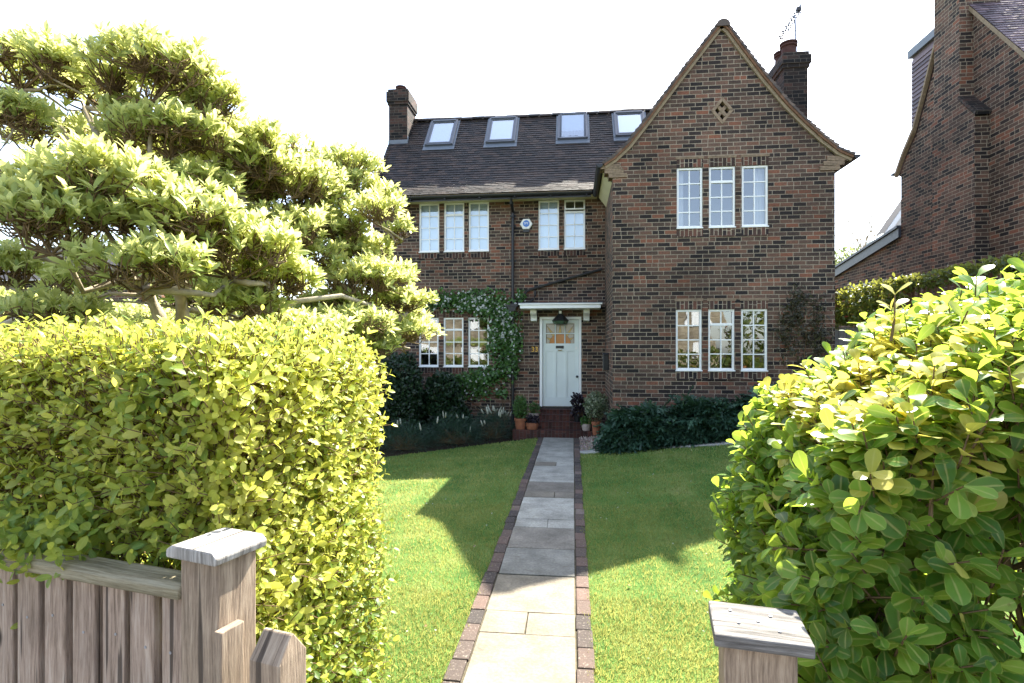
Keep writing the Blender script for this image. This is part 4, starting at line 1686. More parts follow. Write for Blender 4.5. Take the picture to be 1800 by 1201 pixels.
def rnd_box_shell(n, lo, hi, round_, depth, weights):
    """points on the faces (+x, -y, +z, -x, +y) of a rounded box, sunk by an exponential depth; returns points and outward normals"""
    lo, hi = np.array(lo), np.array(hi)
    sz = hi - lo
    faces = [(0, 1), (1, -1), (2, 1), (0, -1), (1, 1)]
    ar = np.array([sz[1] * sz[2], sz[0] * sz[2], sz[0] * sz[1], sz[1] * sz[2], sz[0] * sz[2]]) * np.array(weights)
    pick = RNG.choice(5, n, p=ar / ar.sum())
    P = RNG.random((n, 3)) * sz + lo
    for k, (ax, sg) in enumerate(faces):
        s = pick == k
        P[s, ax] = hi[ax] if sg > 0 else lo[ax]
    # round the edges: project onto the rounded box
    c = np.clip(P, lo + round_, hi - round_)
    N = unit(P - c + 1e-9)
    P = c + N * np.minimum(np.linalg.norm(P - c, axis=1, keepdims=True), round_)
    P -= N * RNG.exponential(depth, (n, 1)).clip(0, depth * 4)
    return P, N


def to_world(P, org, deg):
    c, s = math.cos(R(deg)), math.sin(R(deg))
    return np.column_stack([org[0] + P[:, 0] * c - P[:, 1] * s, org[1] + P[:, 0] * s + P[:, 1] * c, P[:, 2]])


def rot(N, deg):
    c, s = math.cos(R(deg)), math.sin(R(deg))
    return np.column_stack([N[:, 0] * c - N[:, 1] * s, N[:, 0] * s + N[:, 1] * c, N[:, 2]])


def shoots(P, N, D, n_leaf, slen, llen, spread=.9, pairs=True):
    """leaves in opposite pairs up each shoot: returns leaf arrays and twig ends"""
    n = len(P)
    E = P + D * slen[:, None]
    idx = np.repeat(np.arange(n), n_leaf)
    k = np.tile(np.arange(n_leaf), n)
    lev = (k // 2) / max(1, (n_leaf - 1) // 2)
    s = unit(np.cross(D, rnd(n)))
    u = np.cross(D, s)
    ang = (k // 2) * 1.57 + (k % 2) * math.pi + RNG.normal(0, .35, n * n_leaf)
    rad = s[idx] * np.cos(ang)[:, None] + u[idx] * np.sin(ang)[:, None]
    pos = P[idx] + D[idx] * (slen[idx] * (.25 + .75 * lev))[:, None]
    axis = unit(rad * spread + D[idx] * (.35 + .65 * lev)[:, None] + rnd(n * n_leaf, .15))
    nrm = D[idx] * 1.0 - rad * .25 + rnd(n * n_leaf, .25)
    ln = llen * (1 - .28 * lev) * RNG.uniform(.7, 1.2, n * n_leaf)
    return pos, axis, nrm, ln, E, idx


def shear(P):
    return np.column_stack([HO[0] + P[:, 0], HO[1] + P[:, 1] - P[:, 0] * math.tan(R(-HDEG)), P[:, 2]])


hd = thing("privet_hedge", (-1.9, 1.8, 0), "square-clipped golden green privet hedge standing behind the board fence", "hedge")
HO = (-.815, 1.20)
HDEG = -12
hlo, hhi = (-3.1, 0.0, .05), (0.0, 1.02, 1.835)
n = 24000
P, N = rnd_box_shell(n, hlo, hhi, .10, .055, [1.7, 1.25, 1.6, .1, .15])
P += N * (wob(P, 1.6)[:, None] * .045)
P, N = shear(P), rot(N, HDEG)
keep = ~((P[:, 1] < 1.34) & (P[:, 2] < 1.28) & (P[:, 0] < -.86))      # the fence hides this part
P, N = P[keep], N[keep]
n = len(P)
D = unit(N * .75 + UP * .65 + rnd(n, .42))
slen = RNG.uniform(.05, .13, n)
big = .027 + .013 * RNG.random(n) + .016 * (RNG.random(n) > .9)
pos, axis, nrm, ln, E, idx = shoots(P, N, D, 6, slen, 1.0)
ln = ln * big[idx]
nrm = nrm + UP * .35 + N[idx] * .5
lcv = np.clip(.31 + .38 * (P[idx][:, 2] - .9) / 1.0 + .30 * (N[idx][:, 0]) + .3 * wob(P, 1.2, 4)[idx] + RNG.normal(0, .2, len(idx)), 0, 1)  # sunlit end and top painted yellower, shaded front greener, in the leaf tone
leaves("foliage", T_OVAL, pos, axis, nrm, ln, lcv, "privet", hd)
sticks("twigs", P - D * .04, E, .0022, .0012, "twig", hd)
n = 330
xl = RNG.uniform(-1.5, -.14, n)
P = np.column_stack([HO[0] + xl, HO[1] - .05 - xl * math.tan(R(-HDEG)) + RNG.uniform(-.05, .05, n), RNG.uniform(1.36, 1.47, n)])
P = P[RNG.random(n) < .55 + .6 * np.sin(xl * 9)]
n = len(P)
D = unit(np.array([[.1, -.9, .1]]) + rnd(n, .5))
pos, axis, nrm, ln, E, idx = shoots(P, None, D, 6, RNG.uniform(.05, .11, n), 1.0)
leaves("hanging_leaves", T_OVAL, pos, axis, nrm + UP * .5, ln * RNG.uniform(.028, .046, len(idx)), np.clip(RNG.normal(.35, .22, len(idx)), 0, 1), "privet", hd)
n = 420
P, N = rnd_box_shell(n, hlo, hhi, .10, .05, [1.7, 1.25, 1.0, .1, .1])
leaves("dead_leaves", T_OVAL, shear(P), rnd(n), rnd(n) + UP, RNG.uniform(.02, .036, n), RNG.random(n), "dry_leaf", hd)
# bare inner framework
n = 2600
A = RNG.random((n, 3)) * (np.array(hhi) - np.array(hlo) - np.array([.12, .16, .1])) + np.array(hlo) + np.array([.06, .08, 0])
Bd = unit(rnd(n) * np.array([.8, .8, .5]) + UP * .75) * RNG.uniform(.12, .42, (n, 1))
B = np.clip(A + Bd, np.array(hlo) + .05, np.array(hhi) - .05)
sticks("branches", shear(A), shear(B), RNG.uniform(.003, .0075, n), .002, "twig", hd)
n = 5200
P = RNG.random((n, 3)) * (np.array(hhi) - np.array(hlo) - .2) + np.array(hlo) + .1
P = shear(P)
leaves("inner_leaves", T_OVAL, P, rnd(n) + UP * .4, rnd(n) + UP * .5, RNG.uniform(.03, .055, n), RNG.random(n) * .4, "privet", hd)

bu = thing("evergreen_bush", (1.6, 1.8, 0), "round-leaved glossy evergreen bush with golden young shoots behind the nailed-cap gate post", "bush")
BO = (.555, 1.16)
BDEG = -8
blo, bhi = (0.0, .06, .0), (2.3, 1.22, 1.98)


def bush_top(x):
    return np.interp(x, [0, .13, .27, .38, .6, 2.3], [1.66, 1.69, 1.755, 1.88, 1.96, 2.0])


def bush_shape(P):
    # crown rises to the right; bulges out over the path half way up
    f = P[:, 2] / bhi[2]
    P = P.copy()
    P[:, 2] = f * bush_top(P[:, 0])
    P[:, 0] += .04 - .085 * np.sin(np.clip(f * .9, 0, 1) * math.pi)
    return P


def bush_part(n, nleaf, ll, mat, name, sel=None, tm=T_OBOV, dshell=.06, lift=.0, lcmu=.42, up=.6):
    P, N = rnd_box_shell(n, blo, bhi, .15, dshell, [.05, 1.25, 1.5, 1.7, .12])
    P = P + N * (wob(P, 1.3, 3.1)[:, None] * .085 + lift)
    P = bush_shape(P)
    if sel is not None:
        k = sel(P)
        P, N = P[k], N[k]
    P, N = to_world(P, BO, BDEG), rot(N, BDEG)
    n = len(P)
    D = unit(N * .7 + UP * up + rnd(n, .38))
    slen = RNG.uniform(.05, .13, n)
    pos, axis, nrm, ln, E, idx = shoots(P, N, D, nleaf, slen, ll, 1.0)
    nrm = nrm + UP * .5
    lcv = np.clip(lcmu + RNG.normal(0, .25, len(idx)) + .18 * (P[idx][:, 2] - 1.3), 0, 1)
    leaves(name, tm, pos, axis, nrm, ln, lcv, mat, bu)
    sticks("branches", P - D * .08, E, .0035, .002, "twig", bu)


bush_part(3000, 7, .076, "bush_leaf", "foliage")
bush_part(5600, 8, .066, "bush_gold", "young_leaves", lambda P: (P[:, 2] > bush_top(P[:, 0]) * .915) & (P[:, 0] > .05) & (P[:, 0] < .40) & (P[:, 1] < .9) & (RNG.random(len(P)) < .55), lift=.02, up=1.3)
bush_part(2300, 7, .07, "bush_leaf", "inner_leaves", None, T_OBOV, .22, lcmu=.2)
n = 420
A = RNG.random((n, 3)) * np.array([2.1, .95, 1.5]) + np.array([.12, .16, 0])
B = A + unit(rnd(n) + UP * .9) * RNG.uniform(.15, .4, (n, 1))
sticks("branches", to_world(A, BO, BDEG), to_world(B, BO, BDEG), RNG.uniform(.004, .009, n), .003, "twig", bu)
# the tall single shoot standing above the rest
tipb = atd(1566, 600, 1.45)
tipt = atd(1573, 518, 1.45)
m = MB()
m.tube([tipb, tipb.lerp(tipt, .5) + Vector((.004, 0, 0)), tipt], [.004, .003, .0015], 5)
m.build("branches", "twig", bu)
pl, al, nl, ll_, = [], [], [], []
for k in range(4):
    p = tipb.lerp(tipt, .1 + .9 * k / 3)
    a = k * 1.57 + .3
    for q in range(2):
        aa = a + q * math.pi
        pl.append(p)
        al.append((math.cos(aa) + random.uniform(-.3, .3), math.sin(aa) * .7, .9 + random.uniform(-.3, .3)))
        nl.append((-math.cos(aa) * .5, -.4, .8))
        ll_.append(.048 if k < 4 else .040)
leaves("young_leaves", T_OBOV, np.array([tuple(p) for p in pl]), np.array(al), np.array(nl), np.array(ll_), RNG.uniform(.3, .8, len(pl)), "bush_gold", bu)

# ------------------------------------------------------------------ the spreading tree behind the hedge
tr = thing("spreading_tree", (-2.45, 3.2, 0), "low spreading tree with layered pads of long pale green leaves above the hedge", "tree")
# pads of foliage: centre in the photo, half width, half height, depth, whorls
PADS = [(40, 100, 125, 48, 3.7, 210), (265, 118, 125, 62, 3.5, 300), (365, 165, 60, 38, 3.6, 90), (150, 140, 90, 45, 4.1, 110), (60, 215, 100, 50, 4.0, 120), (10, 330, 70, 40, 3.4, 50),
        (300, 225, 115, 42, 3.5, 210), (430, 235, 75, 40, 3.9, 120), (400, 300, 130, 50, 4.0, 240), (520, 330, 95, 55, 4.3, 200), (170, 330, 130, 62, 2.75, 230), (90, 390, 110, 70, 2.6, 150),
        (300, 390, 120, 65, 2.8, 220), (250, 470, 120, 45, 2.6, 120), (410, 440, 110, 60, 3.0, 190), (480, 495, 80, 48, 3.2, 130), (600, 300, 78, 40, 4.9, 190), (665, 355, 45, 38, 4.9, 90),
        (705, 405, 22, 20, 4.9, 28), (560, 400, 90, 45, 4.6, 170), (640, 495, 85, 42, 4.4, 190), (715, 528, 50, 24, 4.5, 70), (690, 580, 85, 24, 4.6, 130), (620, 590, 70, 28, 4.3, 90),
        (540, 555, 85, 32, 4.6, 120), (420, 560, 100, 30, 4.7, 110), (250, 560, 110, 26, 4.6, 90), (60, 540, 90, 34, 4.4, 90), (20, 470, 50, 40, 3.0, 50), (340, 330, 90, 40, 3.6, 140),
        (200, 235, 90, 36, 3.8, 90), (480, 405, 100, 42, 4.0, 150), (520, 450, 90, 36, 4.3, 120), (360, 520, 100, 30, 4.0, 110), (600, 540, 80, 34, 4.7, 110), (150, 500, 90, 34, 3.6, 80),
        (560, 345, 60, 34, 4.6, 80), (450, 275, 70, 34, 4.1, 90), (640, 440, 60, 40, 5.0, 90), (655, 610, 50, 22, 4.3, 60), (330, 580, 130, 22, 5.0, 90), (140, 570, 120, 22, 5.0, 80)]
OUTL = [(0, 90), (180, 85), (300, 110), (400, 180), (480, 235), (560, 290), (650, 310), (680, 350), (700, 410), (640, 405), (610, 435), (680, 470), (740, 525), (740, 580), (600, 605), (0, 605)]


def inside(px, py):
    c = False
    for i in range(len(OUTL)):
        (xa, ya), (xb, yb) = OUTL[i], OUTL[i - 1]
        if (ya > py) != (yb > py) and px < (xb - xa) * (py - ya) / (yb - ya) + xa:
            c = not c
    return c


rt = random.Random(5)
while len(PADS) < 92:
    a, b = rt.uniform(-10, 740), rt.uniform(90, 600)
    if inside(a, b) and not (b < 330 and a < 150 and rt.random() < .6) and not (470 < b < 560 and a < 330 and rt.random() < .5):
        dp = 3.3 + 1.7 * max(0, a) / 740 + rt.uniform(-.3, .6)
        PADS.append((a, b, rt.uniform(34, 62), rt.uniform(16, 30), dp, int(rt.uniform(34, 70))))
PADS += [(90, 548, 95, 24, 3.0, 70), (420, 535, 80, 26, 3.1, 90), (520, 578, 100, 22, 3.5, 90), (610, 565, 80, 24, 4.0, 90), (400, 590, 90, 16, 3.3, 60), (160, 590, 110, 14, 3.0, 60)]
stem_tops = []
m = MB()
S1 = [atd(318, 640, 3.4), atd(322, 560, 3.35), atd(318, 520, 3.3), atd(300, 505, 3.25)]
S2 = [atd(292, 640, 3.15), atd(280, 555, 3.1), atd(262, 520, 3.05), atd(240, 505, 3.0)]
base = Vector((-2.45, 3.25, -.02))
fork1, fork2 = S1[0], S2[0]
m.tube([base, base.lerp(fork1, .5) + Vector((.05, 0, 0)), *S1], [.075, .06, .048, .042, .036, .03], 10)
m.tube([base + Vector((-.05, -.08, 0)), base.lerp(fork2, .5), *S2], [.07, .055, .042, .036, .03, .026], 10)
m.build("trunk", "bark", tr, smooth=True)
hubs = [S1[2], S2[2], S1[3], S2[3]]
limb = MB()
fpos, faxis, fnrm, flen, flc = [], [], [], [], []
tA, tB, tR = [], [], []
for (px, py, rx, ry, dep, nw) in PADS:
    nw = int(nw * 1.0)
    py += 22 if py < 260 else 6
    c = np.array(atd(px, py, dep))
    rw, rh = rx * dep / F, ry * dep / F
    rdp = rw * .7
    hub = Vector(c) + Vector((0, 0, -rh * .75))
    src = min(hubs, key=lambda h: (h - hub).length + (.4 if h.z > hub.z else 0))
    mid = src.lerp(hub, .5) + Vector((random.uniform(-.12, .12), random.uniform(-.12, .12), random.uniform(-.10, .06)))
    q1, q2 = src.lerp(mid, .5) + Vector((random.uniform(-.05, .05), random.uniform(-.05, .05), random.uniform(-.03, .05))), mid.lerp(hub, .5) + Vector((random.uniform(-.06, .06), 0, random.uniform(-.05, .05)))
    limb.tube([src, q1, mid, q2, hub], [r_ * (1.0 if nw > 120 else .5) for r_ in (.022, .019, .016, .013, .010)], 7)
    # secondary boughs inside the pad
    boughs = []
    for k in range(max(5, nw // 14)):
        e = RNG.normal(0, 1, 3)
        e /= np.linalg.norm(e)
        e *= RNG.random() ** .33 * .8
        b = c + e * np.array([rw, rdp, rh * .55]) - np.array([0, 0, rh * .35])
        boughs.append(b)
        mm = (np.array(hub) + b) / 2 + RNG.normal(0, .04, 3)
        tA += [np.array(hub), mm]
        tB += [mm, b]
        tR += [.008, .0065]
    boughs = np.array(boughs)
    e = RNG.normal(0, 1, (nw, 3))
    e = unit(e) * (RNG.random((nw, 1)) ** .4)
    e[:, 2] = np.where(e[:, 2] < -.15, -e[:, 2] * .8, e[:, 2])
    W = c + e * np.array([rw, rdp, rh])
    W += RNG.normal(0, .02, W.shape)
    # crooked twig from the nearest bough to each whorl
    near = boughs[np.argmin(((W[:, None] - boughs[None]) ** 2).sum(2), axis=1)]
    k1 = near + (W - near) * .4 + RNG.normal(0, .022, W.shape) - np.array([0, 0, .015])
    k2 = near + (W - near) * .75 + RNG.normal(0, .016, W.shape) - np.array([0, 0, .01])
    for a, b, r_ in ((near, k1, .0050), (k1, k2, .0042), (k2, W, .0036)):
        tA += list(a)
        tB += list(b)
        tR += [r_] * nw
    out = unit((W - c) / np.array([rw, rdp, rh]) * .55 + UP * .8 + rnd(nw, .3))
    nl_ = 8
    idx = np.repeat(np.arange(nw), nl_)
    k = np.tile(np.arange(nl_), nw)
    s = unit(np.cross(out, rnd(nw)))
    u = np.cross(out, s)
    ang = k * 2.4 + RNG.normal(0, .3, nw * nl_)
    rad = s[idx] * np.cos(ang)[:, None] + u[idx] * np.sin(ang)[:, None]
    open_ = RNG.uniform(.55, 1.25, nw)[idx] * (1.15 - .09 * k)
    faxis.append(unit(rad * open_[:, None] + out[idx] * .8 + UP * .15 + rnd(nw * nl_, .12)))
    fnrm.append(out[idx] * 1.0 - rad * .45 + UP * .3 + rnd(nw * nl_, .2))
    fpos.append(W[idx] + out[idx] * (.004 * k)[:, None])
    flen.append(RNG.uniform(.046, .088, nw * nl_))
    flc.append(np.clip(RNG.normal(.45, .25, nw * nl_) + .15 * e[idx][:, 2], 0, 1))
    hubs.append(hub)
limb.build("limbs", "bark", tr, smooth=True)
sticks("twigs", np.array(tA), np.array(tB), np.array(tR), np.array(tR) * .85, "twig", tr)
leaves("crown", T_LONG, np.concatenate(fpos), np.concatenate(faxis), np.concatenate(fnrm), np.concatenate(flen), np.concatenate(flc), "tree_leaf", tr, wid=None)
m = MB()
for pts, r_ in (([(560, 612, 4.2), (470, 560, 4.1), (420, 560, 3.9), (335, 545, 3.4)], .022), ([(420, 580, 3.6), (520, 530, 3.7), (600, 520, 3.9), (660, 540, 4.2)], .018),
                ([(640, 590, 4.3), (560, 565, 4.2), (500, 545, 4.0), (430, 570, 3.7), (340, 575, 3.4)], .017), ([(0, 470, 3.0), (80, 455, 3.0), (150, 470, 3.0), (240, 505, 3.0)], .014),
                ([(0, 575, 3.6), (70, 545, 3.5), (110, 540, 3.4), (128, 590, 3.3)], .02), ([(335, 520, 3.3), (250, 400, 3.3), (180, 260, 3.5), (150, 190, 3.7)], .024),
                ([(150, 190, 3.7), (230, 200, 3.6), (320, 205, 3.5), (390, 190, 3.6)], .014)):
    m.tube([atd(a, b, c_) for a, b, c_ in pts], [r_ * (1.2 - .5 * i / len(pts)) for i in range(len(pts))], 8)
m.build("limbs", "bark", tr, smooth=True)


# ------------------------------------------------------------------ planting against the house
def leaf_cloud(name, parent, blobs, tm, ll, mat, up=.5, shell=.75, lc=(.5, .25), nout=.9):
    """blobs: (centre, radii, n); leaves lie mostly on the outside, facing out"""
    ps, ax, nm = [], [], []
    for c, r_, n in blobs:
        e = unit(RNG.normal(0, 1, (n, 3))) * (shell + (1 - shell) * RNG.random((n, 1)) ** .5)
        e *= 1 + .16 * wob(e * 2 + np.array(c) * 3, 1.5)[:, None]
        p = np.array(c) + e * np.array(r_)
        k = p[:, 2] > gz(c[0], c[1]) - .02
        p, e = p[k], e[k]
        ps.append(p)
        ax.append(unit(e * .5 + UP * up * .6 + rnd(len(p), .6)))
        nm.append(e * nout + UP * up + rnd(len(p), .45))
    ps, ax, nm = np.concatenate(ps), np.concatenate(ax), np.concatenate(nm)
    n = len(ps)
    return leaves(name, tm, ps, ax, nm, RNG.uniform(.7, 1.25, n) * ll, np.clip(RNG.normal(lc[0], lc[1], n), 0, 1), mat, parent)


def stems_for(parent, c, r_, n, z0, rad=.008):
    e = unit(RNG.normal(0, 1, (n, 3))) * .7
    e[:, 2] = np.abs(e[:, 2])
    B = np.array(c) + e * np.array(r_)
    A = np.column_stack([c[0] + RNG.normal(0, .06, n), c[1] + RNG.normal(0, .05, n), np.full(n, z0)])
    sticks("branches", A, B, rad, rad * .4, "twig", parent)


# tall dark evergreen and the ivy-like one beside it
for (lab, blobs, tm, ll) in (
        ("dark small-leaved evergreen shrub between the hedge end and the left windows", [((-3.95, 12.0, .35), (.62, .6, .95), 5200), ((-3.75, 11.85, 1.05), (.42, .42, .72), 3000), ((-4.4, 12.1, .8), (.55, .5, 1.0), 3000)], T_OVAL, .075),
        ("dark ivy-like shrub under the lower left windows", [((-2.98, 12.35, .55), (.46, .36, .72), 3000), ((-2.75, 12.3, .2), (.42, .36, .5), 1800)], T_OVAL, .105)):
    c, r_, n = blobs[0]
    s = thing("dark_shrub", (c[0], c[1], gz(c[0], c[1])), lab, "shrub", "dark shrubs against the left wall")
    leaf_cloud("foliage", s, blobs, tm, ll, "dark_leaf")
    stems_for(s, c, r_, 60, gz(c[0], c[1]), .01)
# low laurels with white flower spikes
for j, (x, y, rx, lab) in enumerate(((-3.35, 10.75, .62, "low dark strap-leaved laurel nearest the hedge end"), (-2.45, 11.25, .62, "low strap-leaved laurel in the middle of the left border"),
                                     (-1.75, 11.85, .52, "low strap-leaved laurel with many white flower spikes left of the terracotta pots"))):
    g0 = gz(x, y)
    s = thing("flowering_laurel", (x, y, g0), lab, "shrub", "low laurels in the left border")
    n = 1700
    e = unit(RNG.normal(0, 1, (n, 3))) * RNG.uniform(.55, 1.05, (n, 1))
    e[:, 2] = np.abs(e[:, 2])
    hgt = (.50, .56, .60)[j]
    p = np.array([x, y, g0]) + e * np.array([rx, .55, hgt])
    leaves("foliage", T_STRAP, p, e * .5 + UP * .55 + rnd(n, .5), UP + rnd(n, .5) - e * .3, RNG.uniform(.11, .2, n), np.clip(RNG.normal(.25, .25, n), 0, 1), "acanthus", s, wid=RNG.uniform(.15, .24, n))
    stems_for(s, (x, y, g0), (rx, .5, .5), 90, g0, .006)
    nf = (4, 6, 22)[j]
    for q in range(nf):
        ex, ey = RNG.normal(.1 if j == 2 else 0, .55, 2)
        ex, ey = max(-1, min(1, ex)), max(-1, min(.6, ey))
        hz_ = math.sqrt(max(.05, 1 - .6 * (ex * ex + ey * ey)))
        b = Vector((x + ex * rx, y + ey * .5, g0 + hgt * hz_ - .02))
        d_ = Vector((RNG.normal(0, .25), RNG.normal(0, .2), 1)).normalized()
        L = RNG.uniform(.09, .16)
        m = MB()
        m.tube([b, b + d_ * L * .3, b + d_ * L * .7, b + d_ * L], [.010, .017, .014, .004], 7)
        m.build("flower_spike", "cream_flower", s, smooth=True)
# big lobed plants at the foot of the gable
for j, (x, y, rx, ry, rz, n, lab) in enumerate(((1.22, 10.0, .72, .42, .85, 1700, "large lobed dark green plant beside the gravel and the potted shrub"),
                                                 (2.3, 9.92, .80, .44, .90, 1900, "large lobed dark green plant in front of the gable between pot and round-leaved bush"),
                                                 (3.45, 9.95, .85, .42, .85, 1300, "large lobed plant under the lower gable windows mostly behind the round-leaved bush"))):
    g0 = gz(x, y)
    s = thing("lobed_plant", (x, y, g0), lab, "plant", "lobed plants along the gable wall")
    e = unit(RNG.normal(0, 1, (n, 3)) * np.array([1, 1.2, 1])) * RNG.uniform(.6, 1.0, (n, 1))
    e[:, 2] = np.abs(e[:, 2])
    e *= 1 + .2 * wob(e * 2 + x, 1.4)[:, None]
    p = np.array([x, y, g0 - .04]) + e * np.array([rx, ry, rz * .85])
    p[:, 1] = np.minimum(p[:, 1], YG - .04)
    ax = unit(e * np.array([.9, .9, .3]) + rnd(n, .35) - UP * .15)
    leaves("foliage", T_LOBE, p - ax * .12, ax, e * .6 + UP * .8 + rnd(n, .3), RNG.uniform(.22, .38, n), np.clip(RNG.normal(.45, .25, n), 0, 1), "acanthus", s, smooth=False)
    stems_for(s, (x, y, g0), (rx * .9, ry * .9, .7), 120, g0, .007)

# white-flowered climber on the left wing
cl_ = thing("flowering_climber", tuple(at(880, 560, YW - .1)), "white-flowered climber framing the lower left windows beside the downpipe", "climbing plant")
BL = [(745, 528, 20, 14, 55), (775, 528, 28, 16, 120), (815, 530, 35, 18, 170), (850, 535, 35, 24, 200), (878, 550, 25, 34, 210), (890, 580, 27, 35, 220), (898, 620, 18, 38, 130), (888, 645, 22, 26, 110),
      (860, 660, 32, 14, 110), (828, 668, 32, 14, 120), (795, 675, 26, 17, 120), (800, 695, 25, 16, 70), (842, 685, 30, 16, 70), (868, 600, 14, 40, 110), (915, 522, 10, 14, 35), (906, 600, 12, 30, 50), (880, 690, 12, 10, 18)]
ps, nf_ = [], []
for (px, py, rx, ry, n) in BL:
    n = int(n * 2.6)
    X = np.clip(RNG.normal(0, .44, n), -1, 1) * rx + px
    Y_ = np.clip(RNG.normal(0, .5, n), -1.1, 1.1) * ry + py
    dd = RNG.uniform(.02, .16, n)
    ps.append(np.array([tuple(at(a, b, YW - c_)) for a, b, c_ in zip(X, Y_, dd)]))
p = np.concatenate(ps)
n = len(p)
leaves("foliage", T_OVAL, p, rnd(n) + np.array([[0, -.3, -.2]]), np.array([[0, -1., .5]]) + rnd(n, .5), RNG.uniform(.06, .105, n), RNG.random(n), "climber", cl_)
k = RNG.choice(n, 520, replace=False, p=np.where(p[:, 2] > 2.0, 1.0, .22) / np.where(p[:, 2] > 2.0, 1.0, .22).sum())
fp_ = p[k] - np.array([0, .05, 0]) * RNG.uniform(.4, 1.6, (len(k), 1))
leaves("flowers", T_FLOWER, fp_, rnd(len(k)) + UP * .5, np.array([[0, -1., .35]]) + rnd(len(k), .3), RNG.uniform(.042, .07, len(k)), RNG.random(len(k)), "flower", cl_)
A, B = [], []
path_ = [(890, 750), (893, 700), (890, 650), (900, 600), (888, 550), (850, 532), (800, 528), (745, 524)]
for off in range(4):
    q_ = [np.array(at(a + RNG.normal(0, 5), b + RNG.normal(0, 3), YW - .03)) for a, b in path_]
    A += q_[:-1]
    B += q_[1:]
for (a, b) in (((880, 690), (770, 705)), ((850, 720), (800, 690)), ((893, 700), (830, 660)), ((800, 720), (790, 690)), ((880, 640), (780, 672))):
    for _ in range(3):
        A.append(np.array(at(a[0] + RNG.normal(0, 6), a[1] + RNG.normal(0, 4), YW - .02)))
        B.append(np.array(at(b[0] + RNG.normal(0, 8), b[1] + RNG.normal(0, 6), YW - .03)))
sticks("branches", np.array(A), np.array(B), .009, .006, "twig", cl_)

# sparse trained shrub on the gable wall
sp = thing("wall_shrub", tuple(at(1415, 640, YG - .05)), "sparse dull olive shrub trained on the gable wall right of the lower windows", "climbing plant")
A, B, ps = [], [], []
for br in ([(1415, 690), (1412, 640), (1418, 590), (1405, 560), (1412, 530)], [(1412, 640), (1390, 615), (1378, 590), (1385, 565)], [(1418, 600), (1435, 570), (1440, 545)], [(1412, 660), (1440, 620), (1448, 590)],
           [(1405, 560), (1395, 545), (1400, 520)]):
    q_ = [np.array(at(a, b, YG - .04)) for a, b in br]
    A += q_[:-1]
    B += q_[1:]
    for (a, b) in br[1:]:
        nn = 100
        X, Y_ = RNG.normal(a, 9, nn), RNG.normal(b, 12, nn)
        ps.append(np.array([tuple(at(x_, y_, YG - RNG.uniform(.02, .14))) for x_, y_ in zip(X, Y_)]))
sticks("branches", np.array(A), np.array(B), .010, .007, "twig", sp)
p = np.concatenate(ps)
n = len(p)
leaves("foliage", T_LONG, p, rnd(n), np.array([[0, -1., .5]]) + rnd(n, .6), RNG.uniform(.05, .085, n), RNG.random(n), "brown_leaf", sp)


# pots on the bottom step
def pot(px0, px1, py_top, py_bot, Y, mat, label, plant, bowl=False):
    a, b = at(px0, py_top, Y), at(px1, py_top, Y)
    zb = at(px0, py_bot, Y).z
    r_ = (b.x - a.x) / 2
    cx = (a.x + b.x) / 2
    zt_ = a.z
    s = thing("potted_plant", (cx, Y, zb), label, "potted plant", "pots beside the front steps")
    h_ = zt_ - zb
    m = MB()
    if bowl:
        prof = [(0, 0), (r_ * .55, 0), (r_ * .85, h_ * .3), (r_, h_ * .7), (r_ * .98, h_ * .9), (r_ * 1.04, h_ * .92), (r_ * 1.04, h_), (r_ * .92, h_), (r_ * .88, h_ * .8), (0, h_ * .8)]
    else:
        prof = [(0, 0), (r_ * .68, 0), (r_ * .9, h_ * .8), (r_ * 1.0, h_ * .81), (r_ * 1.03, h_ * .985), (r_ * .99, h_), (r_ * .9, h_), (r_ * .86, h_ * .85), (0, h_ * .85)]
    m.lathe((cx, Y, zb), prof, 22)
    m.build("pot", mat, s, smooth=False)
    m = MB()
    m.lathe((cx, Y, zb + h_ * (.86 if not bowl else .81)), [(0, .01), (r_ * .86, 0)], 18)
    m.build("soil", "soil", s)
    plant(s, cx, Y, zb + h_ * .85, r_)
    return s


def bush_plant(mat, ll, rx, rz, n, cz, tm=T_OVAL, up=.5):
    def f(s, x, y, z, r_):
        leaf_cloud("foliage", s, [((x, y, z + cz), (rx, rx, rz), n)], tm, ll, mat, up, .35)
        stems_for(s, (x, y, z + cz), (rx, rx, rz), 24, z, .005)
    return f


pot(904, 926, 735, 757.6, 11.78, "terracotta", "tall terracotta pot with a feathery green plant at the left of the steps", bush_plant("climber", .05, .15, .28, 1300, .25, T_LONG, 1.0))
pot(924.5, 946.5, 742.5, 758.5, 11.76, "terracotta", "round terracotta bowl with dark low leaves between the tall pot and the steps", bush_plant("purple_leaf", .05, .14, .10, 350, .07), True)
pot(930, 948, 726, 744, 12.25, "glazed", "grey pot with sparse green sprigs behind the terracotta bowl", bush_plant("climber", .045, .13, .14, 260, .14))
pot(1022.5, 1039, 744.5, 760.5, 11.72, "glazed", "pale round pot with a small green plant at the right of the steps", bush_plant("climber", .045, .12, .09, 350, .08), True)
pot(1039.5, 1056, 741, 764, 11.45, "terracotta", "terracotta pot with a rounded variegated shrub on the right of the steps", bush_plant("variegated", .05, .24, .27, 1500, .38))
pot(1008, 1022, 730, 744, 12.0, "black", "small dark pot with purple-black leaves against the right of the door", bush_plant("purple_leaf", .07, .13, .26, 420, .24))


